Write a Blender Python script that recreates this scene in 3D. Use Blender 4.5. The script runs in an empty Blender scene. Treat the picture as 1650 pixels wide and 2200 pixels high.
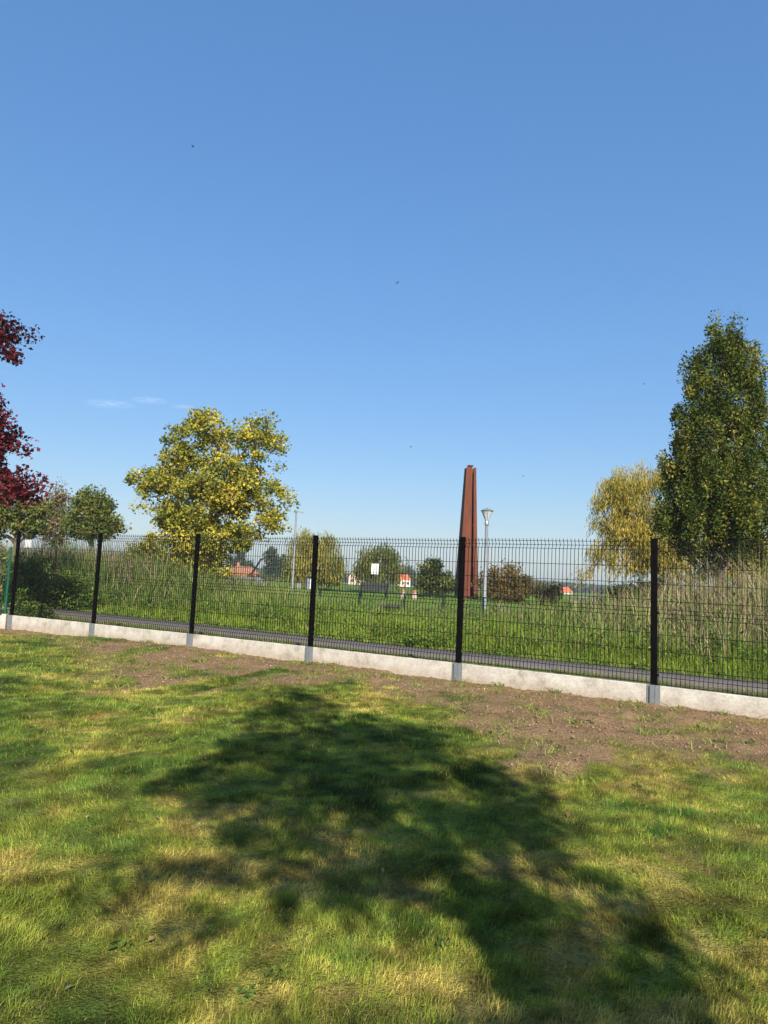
import bpy, math, random
import numpy as np
R = math.radians
rng = np.random.default_rng(7)
random.seed(7)
scn = bpy.context.scene
COL = scn.collection

# ------------------------------------------------------------------ camera
EYE = np.array([0.0, 0.0, 1.38]); FPX = 1525.0; PITCH = 5.2; ROLL = 2.55
cd = bpy.data.cameras.new('camera'); cam = bpy.data.objects.new('camera', cd); COL.objects.link(cam)
cd.sensor_fit = 'VERTICAL'; cd.sensor_height = 36.0; cd.lens = FPX / 2200 * 36
cd.clip_start = 0.05; cd.clip_end = 20000
_p, _r = R(PITCH), R(ROLL)
FW = np.array([0, math.cos(_p), math.sin(_p)]); _up = np.array([0, -math.sin(_p), math.cos(_p)]); _rt = np.array([1., 0, 0])
RT = math.cos(_r) * _rt + math.sin(_r) * _up; UP = -math.sin(_r) * _rt + math.cos(_r) * _up
from mathutils import Matrix, Vector
cam.matrix_world = Matrix(((RT[0], UP[0], -FW[0], EYE[0]), (RT[1], UP[1], -FW[1], EYE[1]), (RT[2], UP[2], -FW[2], EYE[2]), (0, 0, 0, 1)))
scn.camera = cam
def ray(x, y): return FW + RT * (x - 825) / FPX - UP * (y - 1100) / FPX
def at(x, y, Y):                       # surveyed point: photo bearing (x, y) at Y metres ahead
    d = ray(x, y); return EYE + d * (Y / d[1])
def gnd(x, y, z=0.0):                  # surveyed point on level z
    d = ray(x, y); return EYE + d * ((z - EYE[2]) / d[2])

# ------------------------------------------------------------------ sky, sun, exposure
SUN_EL, SUN_AZ = 33.5, 169.5           # azimuth measured clockwise from +Y (sun behind and to the right)
w = bpy.data.worlds.new('World'); scn.world = w; w.use_nodes = True
nt = w.node_tree; bg = nt.nodes['Background']
sky = nt.nodes.new('ShaderNodeTexSky'); sky.sky_type = 'NISHITA'; sky.sun_disc = False
sky.sun_elevation = R(SUN_EL); sky.sun_rotation = R(SUN_AZ); sky.air_density = 1.3; sky.dust_density = 1.1; sky.ozone_density = 10.0
gmn = nt.nodes.new('ShaderNodeGamma'); gmn.inputs[1].default_value = 0.50            # one tone curve for the whole sky, as the phone's
hsn = nt.nodes.new('ShaderNodeHueSaturation'); hsn.inputs['Saturation'].default_value = 1.42; hsn.inputs['Hue'].default_value = 0.5115
nt.links.new(sky.outputs[0], gmn.inputs[0]); nt.links.new(gmn.outputs[0], hsn.inputs['Color']); nt.links.new(hsn.outputs[0], bg.inputs[0]); bg.inputs[1].default_value = 0.15
sd = bpy.data.lights.new('sun', 'SUN'); sd.energy = 3.6; sd.angle = R(0.45); sd.color = (1.0, 0.93, 0.82)
sun = bpy.data.objects.new('sun', sd); COL.objects.link(sun)
sdir = Vector((math.sin(R(SUN_AZ)) * math.cos(R(SUN_EL)), math.cos(R(SUN_AZ)) * math.cos(R(SUN_EL)), math.sin(R(SUN_EL))))
sun.rotation_euler = sdir.to_track_quat('Z', 'Y').to_euler(); sun.location = (3, -6, 12)
scn.view_settings.view_transform = 'Standard'; scn.view_settings.look = 'None'
scn.view_settings.exposure = 1.25; scn.view_settings.gamma = 1.0
scn.cycles.max_bounces = 6; scn.cycles.transparent_max_bounces = 12
scn.cycles.use_adaptive_sampling = True

# ------------------------------------------------------------------ noise
def _hash(ix, iy, seed):
    n = (ix * 374761393 + iy * 668265263 + seed * 974634777) & 0xffffffff
    n = ((n ^ (n >> 13)) * 1274126177) & 0xffffffff
    return ((n ^ (n >> 16)) & 0xffffff) / float(0xffffff)
def vnoise(x, y, seed=0):
    x = np.asarray(x, float); y = np.asarray(y, float)
    ix = np.floor(x).astype(np.int64); iy = np.floor(y).astype(np.int64); fx = x - ix; fy = y - iy
    fx = fx * fx * (3 - 2 * fx); fy = fy * fy * (3 - 2 * fy)
    a = _hash(ix, iy, seed); b = _hash(ix + 1, iy, seed); c = _hash(ix, iy + 1, seed); d = _hash(ix + 1, iy + 1, seed)
    return a + (b - a) * fx + (c - a) * fy + (a - b - c + d) * fx * fy
def fbm(x, y, seed=0, o=4):
    s = 0; a = .5; t = 0
    for k in range(o):
        s = s + a * vnoise(np.asarray(x) * 2 ** k + 17.3 * k, np.asarray(y) * 2 ** k - 9.1 * k, seed + k); t += a; a *= .5
    return s / t
def sstep(a, b, x):
    t = np.clip((x - a) / (b - a), 0, 1); return t * t * (3 - 2 * t)

# ------------------------------------------------------------------ materials
def new_mat(name):
    m = bpy.data.materials.new(name); m.use_nodes = True; n = m.node_tree
    return m, n, n.nodes['Principled BSDF'], n.links
def node(n, t, **k):
    q = n.nodes.new(t)
    for a, b in k.items(): setattr(q, a, b)
    return q
def ramp(n, stops):
    q = n.nodes.new('ShaderNodeValToRGB'); e = q.color_ramp.elements
    while len(e) < len(stops): e.new(0.5)
    for i, (p, c) in enumerate(stops): e[i].position = p; e[i].color = (*c, 1) if len(c) == 3 else c
    return q
def surf(name, c1, c2=None, scale=8, rough=.8, metal=0, bump=0, spec=.3, stops=None, detail=6, obj=True, bscale=None):
    m, n, b, L = new_mat(name)
    if c2 is None: c2 = tuple(v * .75 for v in c1)
    tc = node(n, 'ShaderNodeTexCoord'); nz = node(n, 'ShaderNodeTexNoise'); nz.inputs['Scale'].default_value = scale; nz.inputs['Detail'].default_value = detail
    L.new(tc.outputs['Object'], nz.inputs['Vector'])
    rp = ramp(n, stops or [(.3, c2), (.7, c1)]); L.new(nz.outputs[0], rp.inputs[0]); L.new(rp.outputs[0], b.inputs['Base Color'])
    b.inputs['Roughness'].default_value = rough; b.inputs['Metallic'].default_value = metal; b.inputs['Specular IOR Level'].default_value = spec
    if bump:
        n2 = node(n, 'ShaderNodeTexNoise'); n2.inputs['Scale'].default_value = bscale or scale * 5; n2.inputs['Detail'].default_value = 5
        L.new(tc.outputs['Object'], n2.inputs['Vector'])
        bp = node(n, 'ShaderNodeBump'); bp.inputs['Strength'].default_value = bump; bp.inputs['Distance'].default_value = .01
        L.new(n2.outputs[0], bp.inputs['Height']); L.new(bp.outputs[0], b.inputs['Normal'])
    return m
def leaf_mat(name, trans=.35, rough=.55, spec=.25):
    m, n, b, L = new_mat(name)
    at_ = node(n, 'ShaderNodeAttribute', attribute_name='Col')
    L.new(at_.outputs['Color'], b.inputs['Base Color']); b.inputs['Roughness'].default_value = rough; b.inputs['Specular IOR Level'].default_value = spec
    tr = node(n, 'ShaderNodeBsdfTranslucent'); mx = node(n, 'ShaderNodeMixShader'); mx.inputs[0].default_value = trans
    gm = node(n, 'ShaderNodeMixRGB', blend_type='MULTIPLY'); gm.inputs[0].default_value = 1; gm.inputs[2].default_value = (1.15, 1.1, .6, 1)
    L.new(at_.outputs['Color'], gm.inputs[1]); L.new(gm.outputs[0], tr.inputs['Color'])
    L.new(b.outputs[0], mx.inputs[1]); L.new(tr.outputs[0], mx.inputs[2]); L.new(mx.outputs[0], n.nodes['Material Output'].inputs['Surface'])
    return m
M = {}
M['leaf'] = leaf_mat('leaf', .3, .6, .10); M['grass'] = leaf_mat('grass_blade', .28, .7, .06)
M['bark'] = surf('bark', (.16, .12, .085), (.07, .05, .035), 14, .9, bump=.6)
M['bark_pale'] = surf('bark_pale', (.36, .30, .22), (.20, .16, .11), 10, .9, bump=.4)
M['post'] = surf('black_powder_coat', (.0035, .0028, .0032), (.0025, .002, .0024), 30, .6, spec=.06)
M['wire'] = surf('black_wire', (.007, .007, .009), (.005, .005, .006), 30, .5, spec=.15)
M['galv'] = surf('galvanised_steel', (.30, .315, .33), (.23, .245, .26), 25, .42, metal=.55, spec=.5, bump=.05)
M['pole_grey'] = surf('pole_grey', (.20, .215, .23), (.15, .165, .175), 6, .55, metal=.2)
M['corten'] = surf('corten', (.130, .034, .014), (.085, .023, .010), 2.2, .82, bump=.25, bscale=30)
_n = M['corten'].node_tree; _mp = _n.nodes.new('ShaderNodeMapping'); _mp.inputs['Scale'].default_value = (2.2, 2.2, .35)
for _l in list(_n.links):
    if _l.to_node.type == 'TEX_NOISE' and abs(_l.to_node.inputs['Scale'].default_value - 2.2) < .01: _src, _dst = _l.from_socket, _l.to_socket
_n.links.new(_src, _mp.inputs[0]); _n.links.new(_mp.outputs[0], _dst)
M['dark_corten_and_shade'] = surf('dark_corten_and_shade', (.012, .007, .006), (.008, .005, .004), 3, .85)  # near-black steel; on the pylon's inner core it paints in the slot's shade
M['green_metal'] = surf('green_metal', (.012, .085, .052), (.009, .06, .038), 10, .6, spec=.15)
M['dark_green'] = surf('dark_green_metal', (.012, .028, .024), (.009, .02, .017), 10, .7, spec=.1)
M['wood_grey'] = surf('weathered_wood', (.045, .047, .05), (.028, .029, .031), 9, .85, bump=.2)
M['white_sign'] = surf('white_enamel', (.66, .66, .65), (.58, .58, .57), 4, .45)
M['brick'] = surf('brick', (.42, .17, .10), (.30, .12, .075), 5, .9)
M['plaster'] = surf('cream_plaster', (.74, .66, .54), (.66, .58, .47), 1.5, .9)
M['plaster_white'] = surf('white_plaster', (.80, .79, .75), (.72, .70, .66), 1.5, .9)
M['pink_brick'] = surf('pale_pink_brick', (.62, .46, .38), (.52, .37, .30), 2, .9)
M['tile'] = surf('orange_tile', (.58, .14, .055), (.46, .10, .04), 3, .8)
M['tile_brown'] = surf('brown_tile', (.36, .17, .09), (.26, .11, .06), 1.5, .85)
M['slate'] = surf('slate', (.10, .10, .115), (.06, .06, .07), 2, .6)
M['grey_sheet'] = surf('grey_roof_sheet', (.22, .22, .225), (.15, .15, .155), 1.5, .7)
M['glass_dark'] = surf('window_glass', (.05, .06, .07), (.03, .035, .04), 3, .12, spec=.6)
M['bird'] = surf('bird_dark', (.05, .045, .05), (.03, .03, .03), 20, .8)
M['pink_stone'] = surf('pink_stone', (.50, .36, .32), (.38, .26, .23), 8, .85)

def concrete():
    m, n, b, L = new_mat('concrete_plate')
    tc = node(n, 'ShaderNodeTexCoord'); oi = node(n, 'ShaderNodeObjectInfo')
    ad = node(n, 'ShaderNodeVectorMath', operation='ADD'); sc = node(n, 'ShaderNodeVectorMath', operation='SCALE'); sc.inputs['Scale'].default_value = 40
    cb = node(n, 'ShaderNodeCombineXYZ'); L.new(oi.outputs['Random'], cb.inputs[0]); L.new(oi.outputs['Random'], cb.inputs[1])
    L.new(cb.outputs[0], sc.inputs[0]); L.new(tc.outputs['Object'], ad.inputs[0]); L.new(sc.outputs[0], ad.inputs[1]); V = ad.outputs[0]
    def nz(s, d=6, r=.6):
        q = node(n, 'ShaderNodeTexNoise'); q.inputs['Scale'].default_value = s; q.inputs['Detail'].default_value = d; q.inputs['Roughness'].default_value = r; L.new(V, q.inputs['Vector']); return q
    base = ramp(n, [(.30, (.24, .205, .16)), (.45, (.42, .385, .325)), (.62, (.52, .49, .43))]); L.new(nz(4.2, 8, .68).outputs[0], base.inputs[0])
    st = ramp(n, [(.58, (0, 0, 0)), (.66, (1, 1, 1))]); L.new(nz(5.5, 8, .72).outputs[0], st.inputs[0])
    st2 = ramp(n, [(.60, (0, 0, 0)), (.68, (1, 1, 1))]); L.new(nz(28, 4).outputs[0], st2.inputs[0])
    mu = node(n, 'ShaderNodeMath', operation='MULTIPLY'); L.new(st.outputs[0], mu.inputs[0]); L.new(st2.outputs[0], mu.inputs[1])
    mu2 = node(n, 'ShaderNodeMath', operation='MULTIPLY'); L.new(mu.outputs[0], mu2.inputs[0]); mu2.inputs[1].default_value = .9
    mx = node(n, 'ShaderNodeMixRGB'); L.new(mu2.outputs[0], mx.inputs[0]); L.new(base.outputs[0], mx.inputs[1]); mx.inputs[2].default_value = (.22, .16, .12, 1)
    # earth splashes along the foot of the plate
    sx = node(n, 'ShaderNodeSeparateXYZ'); L.new(tc.outputs['Object'], sx.inputs[0])
    mr = node(n, 'ShaderNodeMapRange'); mr.inputs[1].default_value = .02; mr.inputs[2].default_value = .13; mr.inputs[3].default_value = 1.1; mr.inputs[4].default_value = 0
    L.new(sx.outputs[2], mr.inputs[0]); mm = node(n, 'ShaderNodeMath', operation='MULTIPLY'); L.new(mr.outputs[0], mm.inputs[0]); L.new(nz(14, 5).outputs[0], mm.inputs[1])
    m3 = node(n, 'ShaderNodeMixRGB'); L.new(mm.outputs[0], m3.inputs[0]); L.new(mx.outputs[0], m3.inputs[1]); m3.inputs[2].default_value = (.34, .25, .18, 1)
    gr = ramp(n, [(.30, (.62, .60, .56)), (.55, (1, 1, 1)), (.75, (1.06, 1.06, 1.05))]); L.new(nz(38, 6, .75).outputs[0], gr.inputs[0])
    mg = node(n, 'ShaderNodeMixRGB', blend_type='MULTIPLY'); mg.inputs[0].default_value = .75; L.new(m3.outputs[0], mg.inputs[1]); L.new(gr.outputs[0], mg.inputs[2])
    L.new(mg.outputs[0], b.inputs['Base Color']); b.inputs['Roughness'].default_value = .9; b.inputs['Specular IOR Level'].default_value = .2
    bp = node(n, 'ShaderNodeBump'); bp.inputs['Strength'].default_value = .35; bp.inputs['Distance'].default_value = .004
    L.new(nz(60, 5).outputs[0], bp.inputs['Height']); L.new(bp.outputs[0], b.inputs['Normal'])
    return m
M['concrete'] = concrete()

# ------------------------------------------------------------------ mesh helpers
def link(o, parent=None, **props):
    COL.objects.link(o)
    if parent is not None: o.parent = parent
    for k, v in props.items(): o[k] = v
    return o
def mesh_np(name, V, F, mat, C=None, parent=None, smooth=False, **props):
    V = np.asarray(V, np.float32).reshape(-1, 3); F = np.asarray(F, np.int32)
    me = bpy.data.meshes.new(name); k = F.shape[1]; nf = len(F)
    me.vertices.add(len(V)); me.vertices.foreach_set('co', V.ravel())
    me.loops.add(nf * k); me.loops.foreach_set('vertex_index', F.ravel())
    me.polygons.add(nf); me.polygons.foreach_set('loop_start', np.arange(0, nf * k, k, dtype=np.int32))
    try: me.polygons.foreach_set('loop_total', np.full(nf, k, np.int32))
    except Exception: pass
    me.update(calc_edges=True)
    if C is not None:
        C = np.asarray(C, np.float32).reshape(-1, 3); a = me.color_attributes.new('Col', 'FLOAT_COLOR', 'POINT')
        a.data.foreach_set('color', np.hstack([C, np.ones((len(C), 1), np.float32)]).ravel())
    if smooth: me.polygons.foreach_set('use_smooth', np.ones(nf, bool))
    me.materials.append(mat); o = bpy.data.objects.new(name, me)
    return link(o, parent, **props)
class MB:
    def __init__(s): s.v = []; s.f = []
    def poly(s, pts, faces):
        b = len(s.v); s.v += [tuple(map(float, p)) for p in pts]; s.f += [tuple(b + i for i in q) for q in faces]; return s
    def hexa(s, p): return s.poly(p, [(0, 3, 2, 1), (4, 5, 6, 7), (0, 1, 5, 4), (1, 2, 6, 5), (2, 3, 7, 6), (3, 0, 4, 7)])
    def box(s, x0, x1, y0, y1, z0, z1):
        return s.hexa([(x0, y0, z0), (x1, y0, z0), (x1, y1, z0), (x0, y1, z0), (x0, y0, z1), (x1, y0, z1), (x1, y1, z1), (x0, y1, z1)])
    def bar(s, a, b, w, h=None, up=(0, 0, 1)):
        h = h or w; a = Vector(a); b = Vector(b); d = (b - a).normalized(); u = Vector(up)
        if abs(d.dot(u)) > .95: u = Vector((0, 1, 0))
        x = d.cross(u).normalized() * (w / 2); y = x.cross(d).normalized() * (h / 2)
        return s.hexa([a - x - y, a + x - y, a + x + y, a - x + y, b - x - y, b + x - y, b + x + y, b - x + y])
    def lathe(s, prof, n=16, c=(0, 0, 0)):
        b = len(s.v)
        for r, z in prof:
            for i in range(n): s.v.append((c[0] + r * math.cos(2 * math.pi * i / n), c[1] + r * math.sin(2 * math.pi * i / n), c[2] + z))
        for j in range(len(prof) - 1):
            for i in range(n): s.f.append((b + j * n + i, b + j * n + (i + 1) % n, b + (j + 1) * n + (i + 1) % n, b + (j + 1) * n + i))
        s.f.append(tuple(b + i for i in range(n - 1, -1, -1))); s.f.append(tuple(b + (len(prof) - 1) * n + i for i in range(n)))
        return s
    def build(s, name, mat, parent=None, smooth=False, bevel=0, **props):
        me = bpy.data.meshes.new(name); me.from_pydata(s.v, [], s.f); me.update()
        if smooth:
            me.polygons.foreach_set('use_smooth', [True] * len(me.polygons))
            me.set_sharp_from_angle(angle=R(40))
        me.materials.append(mat); o = bpy.data.objects.new(name, me)
        if bevel:
            b = o.modifiers.new('bevel', 'BEVEL'); b.width = bevel; b.segments = 2; b.limit_method = 'ANGLE'
        return link(o, parent, **props)
def thing(name, label, cat, loc=(0, 0, 0), rz=0, group=None):
    o = bpy.data.objects.new(name, None); o.empty_display_size = .2; link(o)
    o.location = [float(v) for v in loc]; o.rotation_euler = (0, 0, rz); o['label'] = label; o['category'] = cat
    if group: o['group'] = group
    return o

# ------------------------------------------------------------------ fence survey
POST = np.array([(-7.70, 15.06), (-5.50, 13.87), (-3.28, 12.63), (-1.06, 11.34), (1.13, 10.02), (3.33, 8.65), (5.47, 7.27), (7.58, 5.86)])
UD = (POST[0] - POST[5]); UD /= np.linalg.norm(UD); ND = np.array([-UD[1], UD[0]]); ND = ND if ND[1] > 0 else -ND
def st(x, y):
    dx = np.asarray(x) - POST[3][0]; dy = np.asarray(y) - POST[3][1]
    return dx * UD[0] + dy * UD[1], dx * ND[0] + dy * ND[1]
_bx = [(-40, 1358), (0, 1362), (120, 1374), (200, 1425), (240, 1488), (330, 1503), (420, 1488), (520, 1465), (600, 1440), (680, 1440), (780, 1462), (900, 1500), (1000, 1540), (1045, 1600), (1090, 1655), (1200, 1668), (1280, 1640), (1400, 1630), (1500, 1645), (1650, 1672), (1800, 1720)]
_g = np.array([gnd(*p)[:2] for p in _bx]); _s, _t = st(_g[:, 0], _g[:, 1]); _o = np.argsort(_s); BS, BT = _s[_o], _t[_o]
def dirt_mask(x, y):
    s, t = st(x, y); tb = np.interp(s, BS, BT)
    e = (t - tb) + (fbm(x * 1.7, y * 1.7, 31) - .5) * 1.5 + (fbm(x * 7, y * 7, 35) - .5) * .7
    d = sstep(-.42, .5, e) * (1 - sstep(0.05, .5, t))
    # thin, patchy turf on the left dirt, more bare on the right
    patch = sstep(.50, .66, fbm(x * 1.3 + 4, y * 1.3, 51)) * sstep(-.5, .2, t - tb - .0)
    tuft = sstep(.62, .70, fbm(x * 5, y * 5, 77)) * .8
    scuff = sstep(.70, .74, fbm(x * 3.0 + 11, y * 3.0 + 3, 91)) * .22
    return np.clip(np.maximum(d * (1 - .35 * patch * sstep(.5, -2.5, s) - .75 * patch * sstep(-2.5, .5, s)) - tuft * d * .5, scuff * (t < -1)), 0, 1)
def gz(x, y):
    x = np.asarray(x, float); y = np.asarray(y, float); s, t = st(x, y)
    near = sstep(400, 20, np.hypot(x, y))
    z = (fbm(x * .6, y * .6, 3) - .5) * .07 * near
    z = z + ((fbm(x * 2.6, y * 2.6, 9) - .5) * .045 + (fbm(x * 6.5, y * 6.5, 19, 2) - .5) * .022) * near
    dm = dirt_mask(x, y); lump = (t < .1) & (t > -6)
    z = z + np.where(lump, dm * ((fbm(x * 5, y * 5, 12) - .42) * (.10 - .06 * sstep(-.9, -.2, t)) + (fbm(x * 17, y * 17, 15) - .5) * .06), 0)
    z = z - .05 * sstep(2, 7.5, s) * sstep(-3, 0, t) * (t < .3)
    flat = sstep(.05, .4, t) * (1 - sstep(5, 8, t))         # graded strip that carries the path
    z = z * (1 - flat)
    return z + np.interp(y, [95, 260, 420, 900], [0, -2.0, -3.2, -3.6])

# ------------------------------------------------------------------ ground
def graded(lo, hi, f0, f1, step, grow=1.22):
    a = list(np.arange(f0, f1 + 1e-6, step)); d = step; x = f1
    while x < hi: d *= grow; x += d; a.append(x)
    d = step; x = f0; b = []
    while x > lo: d *= grow; x -= d; b.append(x)
    return np.array(b[::-1] + a)
gx = graded(-2500, 2500, -9.5, 8.5, .066); gy = graded(-300, 4000, 1.2, 16.0, .07)
GX, GY = np.meshgrid(gx, gy); GZ = gz(GX, GY); nx, ny = len(gx), len(gy)
idx = np.arange(nx * ny).reshape(ny, nx)
F = np.stack([idx[:-1, :-1], idx[:-1, 1:], idx[1:, 1:], idx[1:, :-1]], -1).reshape(-1, 4)
def turf_colour(x, y):
    """real colour of the turf: green, yellowing and straw patches"""
    a = fbm(x * .75, y * .75, 101, 5); b = fbm(x * 2.4 + 5, y * 2.4, 111, 4); c = fbm(x * 6, y * 6, 121, 3); e = fbm(x * 15, y * 15, 127, 2)
    near = 1 - sstep(2.5, 6.5, np.hypot(x, y))
    m = .34 * a + .36 * b + .20 * c + .10 * e
    yel = sstep(.46, .61, m + .035 * near); straw = sstep(.57, .67, m + .045 * near)
    lush = sstep(.47, .62, .55 * fbm(x * 1.6 - 8, y * 1.6, 131, 4) + .45 * fbm(x * 4.5 + 2, y * 4.5, 133, 3))
    g = np.array([.122, .182, .028]); gl = np.array([.054, .108, .016]); yg = np.array([.235, .255, .036]); ys = np.array([.40, .315, .085])
    col = g + (gl - g) * lush[..., None]; col = col + (yg - col) * (yel * .8)[..., None]; col = col + (ys - col) * (straw * .8)[..., None]
    tu = .5 * fbm(x * 5 - 3, y * 5, 139, 3) + .5 * fbm(x * 13 - 3, y * 13, 137, 2)
    return col * (.52 + 1.2 * sstep(.25, .75, tu))[..., None]
dm = dirt_mask(GX, GY); S_, T_ = st(GX, GY)
tc_ = turf_colour(GX, GY) * .6 + np.array([.02, .013, .004])
soil = np.array([.275, .175, .094]) + (fbm(GX * 3, GY * 3, 61)[..., None] - .5) * np.array([.12, .08, .05])
col = tc_ + (soil - tc_) * dm[..., None]
field = np.array([.125, .185, .035]) + (fbm(GX * .05, GY * .05, 71)[..., None] - .5) * np.array([.10, .08, .03])
verge = np.array([.20, .155, .10]); vg = (sstep(.0, .3, T_) * (1 - sstep(4.2, 4.8, T_)))[..., None]
fb = sstep(.0, .4, T_)[..., None]; col = col + (field - col) * fb; col = col + (verge - col) * vg * (.75 * sstep(.35, .6, fbm(GX * 2, GY * 2, 81)))[..., None]
gm, n, b, L = new_mat('ground_earth')
a_ = node(n, 'ShaderNodeAttribute', attribute_name='Col'); tc = node(n, 'ShaderNodeTexCoord')
nz = node(n, 'ShaderNodeTexNoise'); nz.inputs['Scale'].default_value = 42; nz.inputs['Detail'].default_value = 8; nz.inputs['Roughness'].default_value = .7; L.new(tc.outputs['Object'], nz.inputs[0])
rp = ramp(n, [(.32, (.35, .33, .30)), (.5, (.95, .95, .95)), (.7, (1.4, 1.38, 1.32))]); L.new(nz.outputs[0], rp.inputs[0])
mx = node(n, 'ShaderNodeMixRGB', blend_type='MULTIPLY'); mx.inputs[0].default_value = 1; L.new(a_.outputs['Color'], mx.inputs[1]); L.new(rp.outputs[0], mx.inputs[2])
L.new(mx.outputs[0], b.inputs['Base Color']); b.inputs['Roughness'].default_value = .95; b.inputs['Specular IOR Level'].default_value = .1
n2 = node(n, 'ShaderNodeTexNoise'); n2.inputs['Scale'].default_value = 90; n2.inputs['Detail'].default_value = 6; L.new(tc.outputs['Object'], n2.inputs[0])
bp = node(n, 'ShaderNodeBump'); bp.inputs['Strength'].default_value = 1.0; bp.inputs['Distance'].default_value = .03; L.new(n2.outputs[0], bp.inputs['Height']); L.new(bp.outputs[0], b.inputs['Normal'])
mesh_np('ground', np.stack([GX, GY, GZ], -1), F, gm, col, smooth=True, kind='structure')

# asphalt path behind the fence
pm = surf('asphalt', (.150, .130, .115), (.105, .092, .082), 3, .95, bump=.5, bscale=120, spec=.2)
pts = []
ss = np.linspace(-14, 13, 70)
for s in ss:
    wob = .04 * math.sin(s * 1.3) + .03 * math.sin(s * 2.9 + 1)
    dv = .06 * max(0, s)                                   # drifts away from the fence towards the left
    c = POST[3] + UD * s
    bend = 0
    a0 = c + ND * (2.25 + dv * .7 + wob + bend); a1 = c + ND * (3.45 + dv + wob * .6 + bend)
    pts.append((a0, a1))
V = []; Fp = []
for i, (a0, a1) in enumerate(pts):
    m_ = (a0 + a1) / 2
    V += [(*a0, -.01), (*(a0 + (m_ - a0) * .03), .012), (*m_, .026), (*(a1 + (m_ - a1) * .03), .012), (*a1, -.01)]
    if i:
        k = i * 5
        for j in range(4): Fp.append((k - 5 + j, k - 5 + j + 1, k + j + 1, k + j))
mesh_np('asphalt_path', V, np.array(Fp)[:, ::-1], pm, smooth=True, kind='structure')
PNEAR = np.array([p[0] for p in pts]); PFAR = np.array([p[1] for p in pts])
_sf, _tf = st(PFAR[:, 0], PFAR[:, 1]); _sn, _tn = st(PNEAR[:, 0], PNEAR[:, 1])
def path_far(s): return np.interp(s, _sf, _tf)
def path_near(s): return np.interp(s, _sn, _tn)

# ------------------------------------------------------------------ blades (grass, reeds)
def blades(P, H, W, C, lean=.5, seg=2, az=None, leanv=None):
    """P (n,3) roots, H heights, W widths, C (n,3) colours -> V, F, C arrays; curved tapering blades"""
    n = len(P)
    if az is None: az = rng.uniform(0, 2 * np.pi, n)
    if leanv is None: leanv = np.abs(rng.normal(0, lean, n))
    fa = az + rng.normal(0, .9, n) + np.pi / 2
    d = np.stack([np.cos(az), np.sin(az), np.zeros(n)], -1); wv = np.stack([np.cos(fa), np.sin(fa), np.zeros(n)], -1)
    rows = []; k = 2 * seg + 1
    V = np.empty((n, k, 3), np.float32)
    for j in range(seg):
        t = j / seg; c = P + d * (H * leanv * t * t * .9)[:, None]; c[:, 2] += H * t * (1 - .35 * np.clip(leanv, 0, 1.5) * t)
        hw = W * (.5 if j == 0 else .42)
        V[:, 2 * j] = c - wv * hw[:, None]; V[:, 2 * j + 1] = c + wv * hw[:, None]
    c = P + d * (H * leanv * .9)[:, None]; c[:, 2] += H * (1 - .35 * np.clip(leanv, 0, 1.5)); V[:, k - 1] = c
    tri = []
    for j in range(seg - 1): a = 2 * j; tri += [(a, a + 1, a + 3), (a, a + 3, a + 2)]
    a = 2 * (seg - 1); tri.append((a, a + 1, a + 2))
    T = np.array(tri, np.int32); Fo = (np.arange(n, dtype=np.int32)[:, None, None] * k + T[None]).reshape(-1, 3)
    return V.reshape(-1, 3), Fo, np.repeat(C, k, 0)
def joinVF(parts):
    V = []; F = []; C = []; o = 0
    for v, f, c in parts: V.append(v); F.append(f + o); C.append(c); o += len(v)
    return np.concatenate(V), np.concatenate(F), np.concatenate(C)

# lawn turf: thicker near by, broader and fewer blades farther away
parts = []
def lawn_pts(n, y0, y1):
    y = np.sqrt(rng.uniform(y0 * y0, y1 * y1, n)); hw = .64 * y + .95; x = rng.uniform(-1, 1, n) * hw
    return x, y
for (n_, y0, y1, seg, wd, hh) in ((150000, 1.7, 3.2, 2, .0022, .029), (215000, 3.2, 5.6, 1, .0034, .030), (190000, 5.6, 9.0, 1, .0054, .034), (150000, 9.0, 15.5, 1, .0090, .042)):
    x, y = lawn_pts(n_, y0, y1); s, t = st(x, y); k = (t < -.06); x, y, t, s = x[k], y[k], t[k], s[k]
    dmk = dirt_mask(x, y); k = rng.random(len(x)) > np.clip(dmk * 1.25, 0, .985); x, y, dmk = x[k], y[k], dmk[k]
    C = turf_colour(x, y); u = rng.random(len(x))[:, None]
    C = C * (.6 + .8 * rng.random((len(x), 1)))
    st_ = np.array([.40, .32, .11]); C = np.where(u < .08, st_ * (.6 + .5 * rng.random((len(x), 1))), C)
    H = hh * (.12 + .7 * fbm(x * 3, y * 3, 141) + 1.05 * sstep(.2, .8, fbm(x * 9, y * 9, 143, 2))) * rng.uniform(.6, 1.3, len(x)) * (1 - .35 * dmk)
    az = fbm(x * .9, y * .9, 151) * 12 + rng.normal(0, 1.0, len(x))
    parts.append(blades(np.stack([x, y, gz(x, y) - .004], -1), H, wd * rng.uniform(.7, 1.35, len(x)), C, seg=seg, az=az, leanv=np.abs(rng.normal(.75, .45, len(x)))))
V, F, C = joinVF(parts)
mesh_np('lawn_grass', V, F, M['grass'], C, kind='stuff', label='short green and straw coloured mown lawn grass', category='grass')

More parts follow.
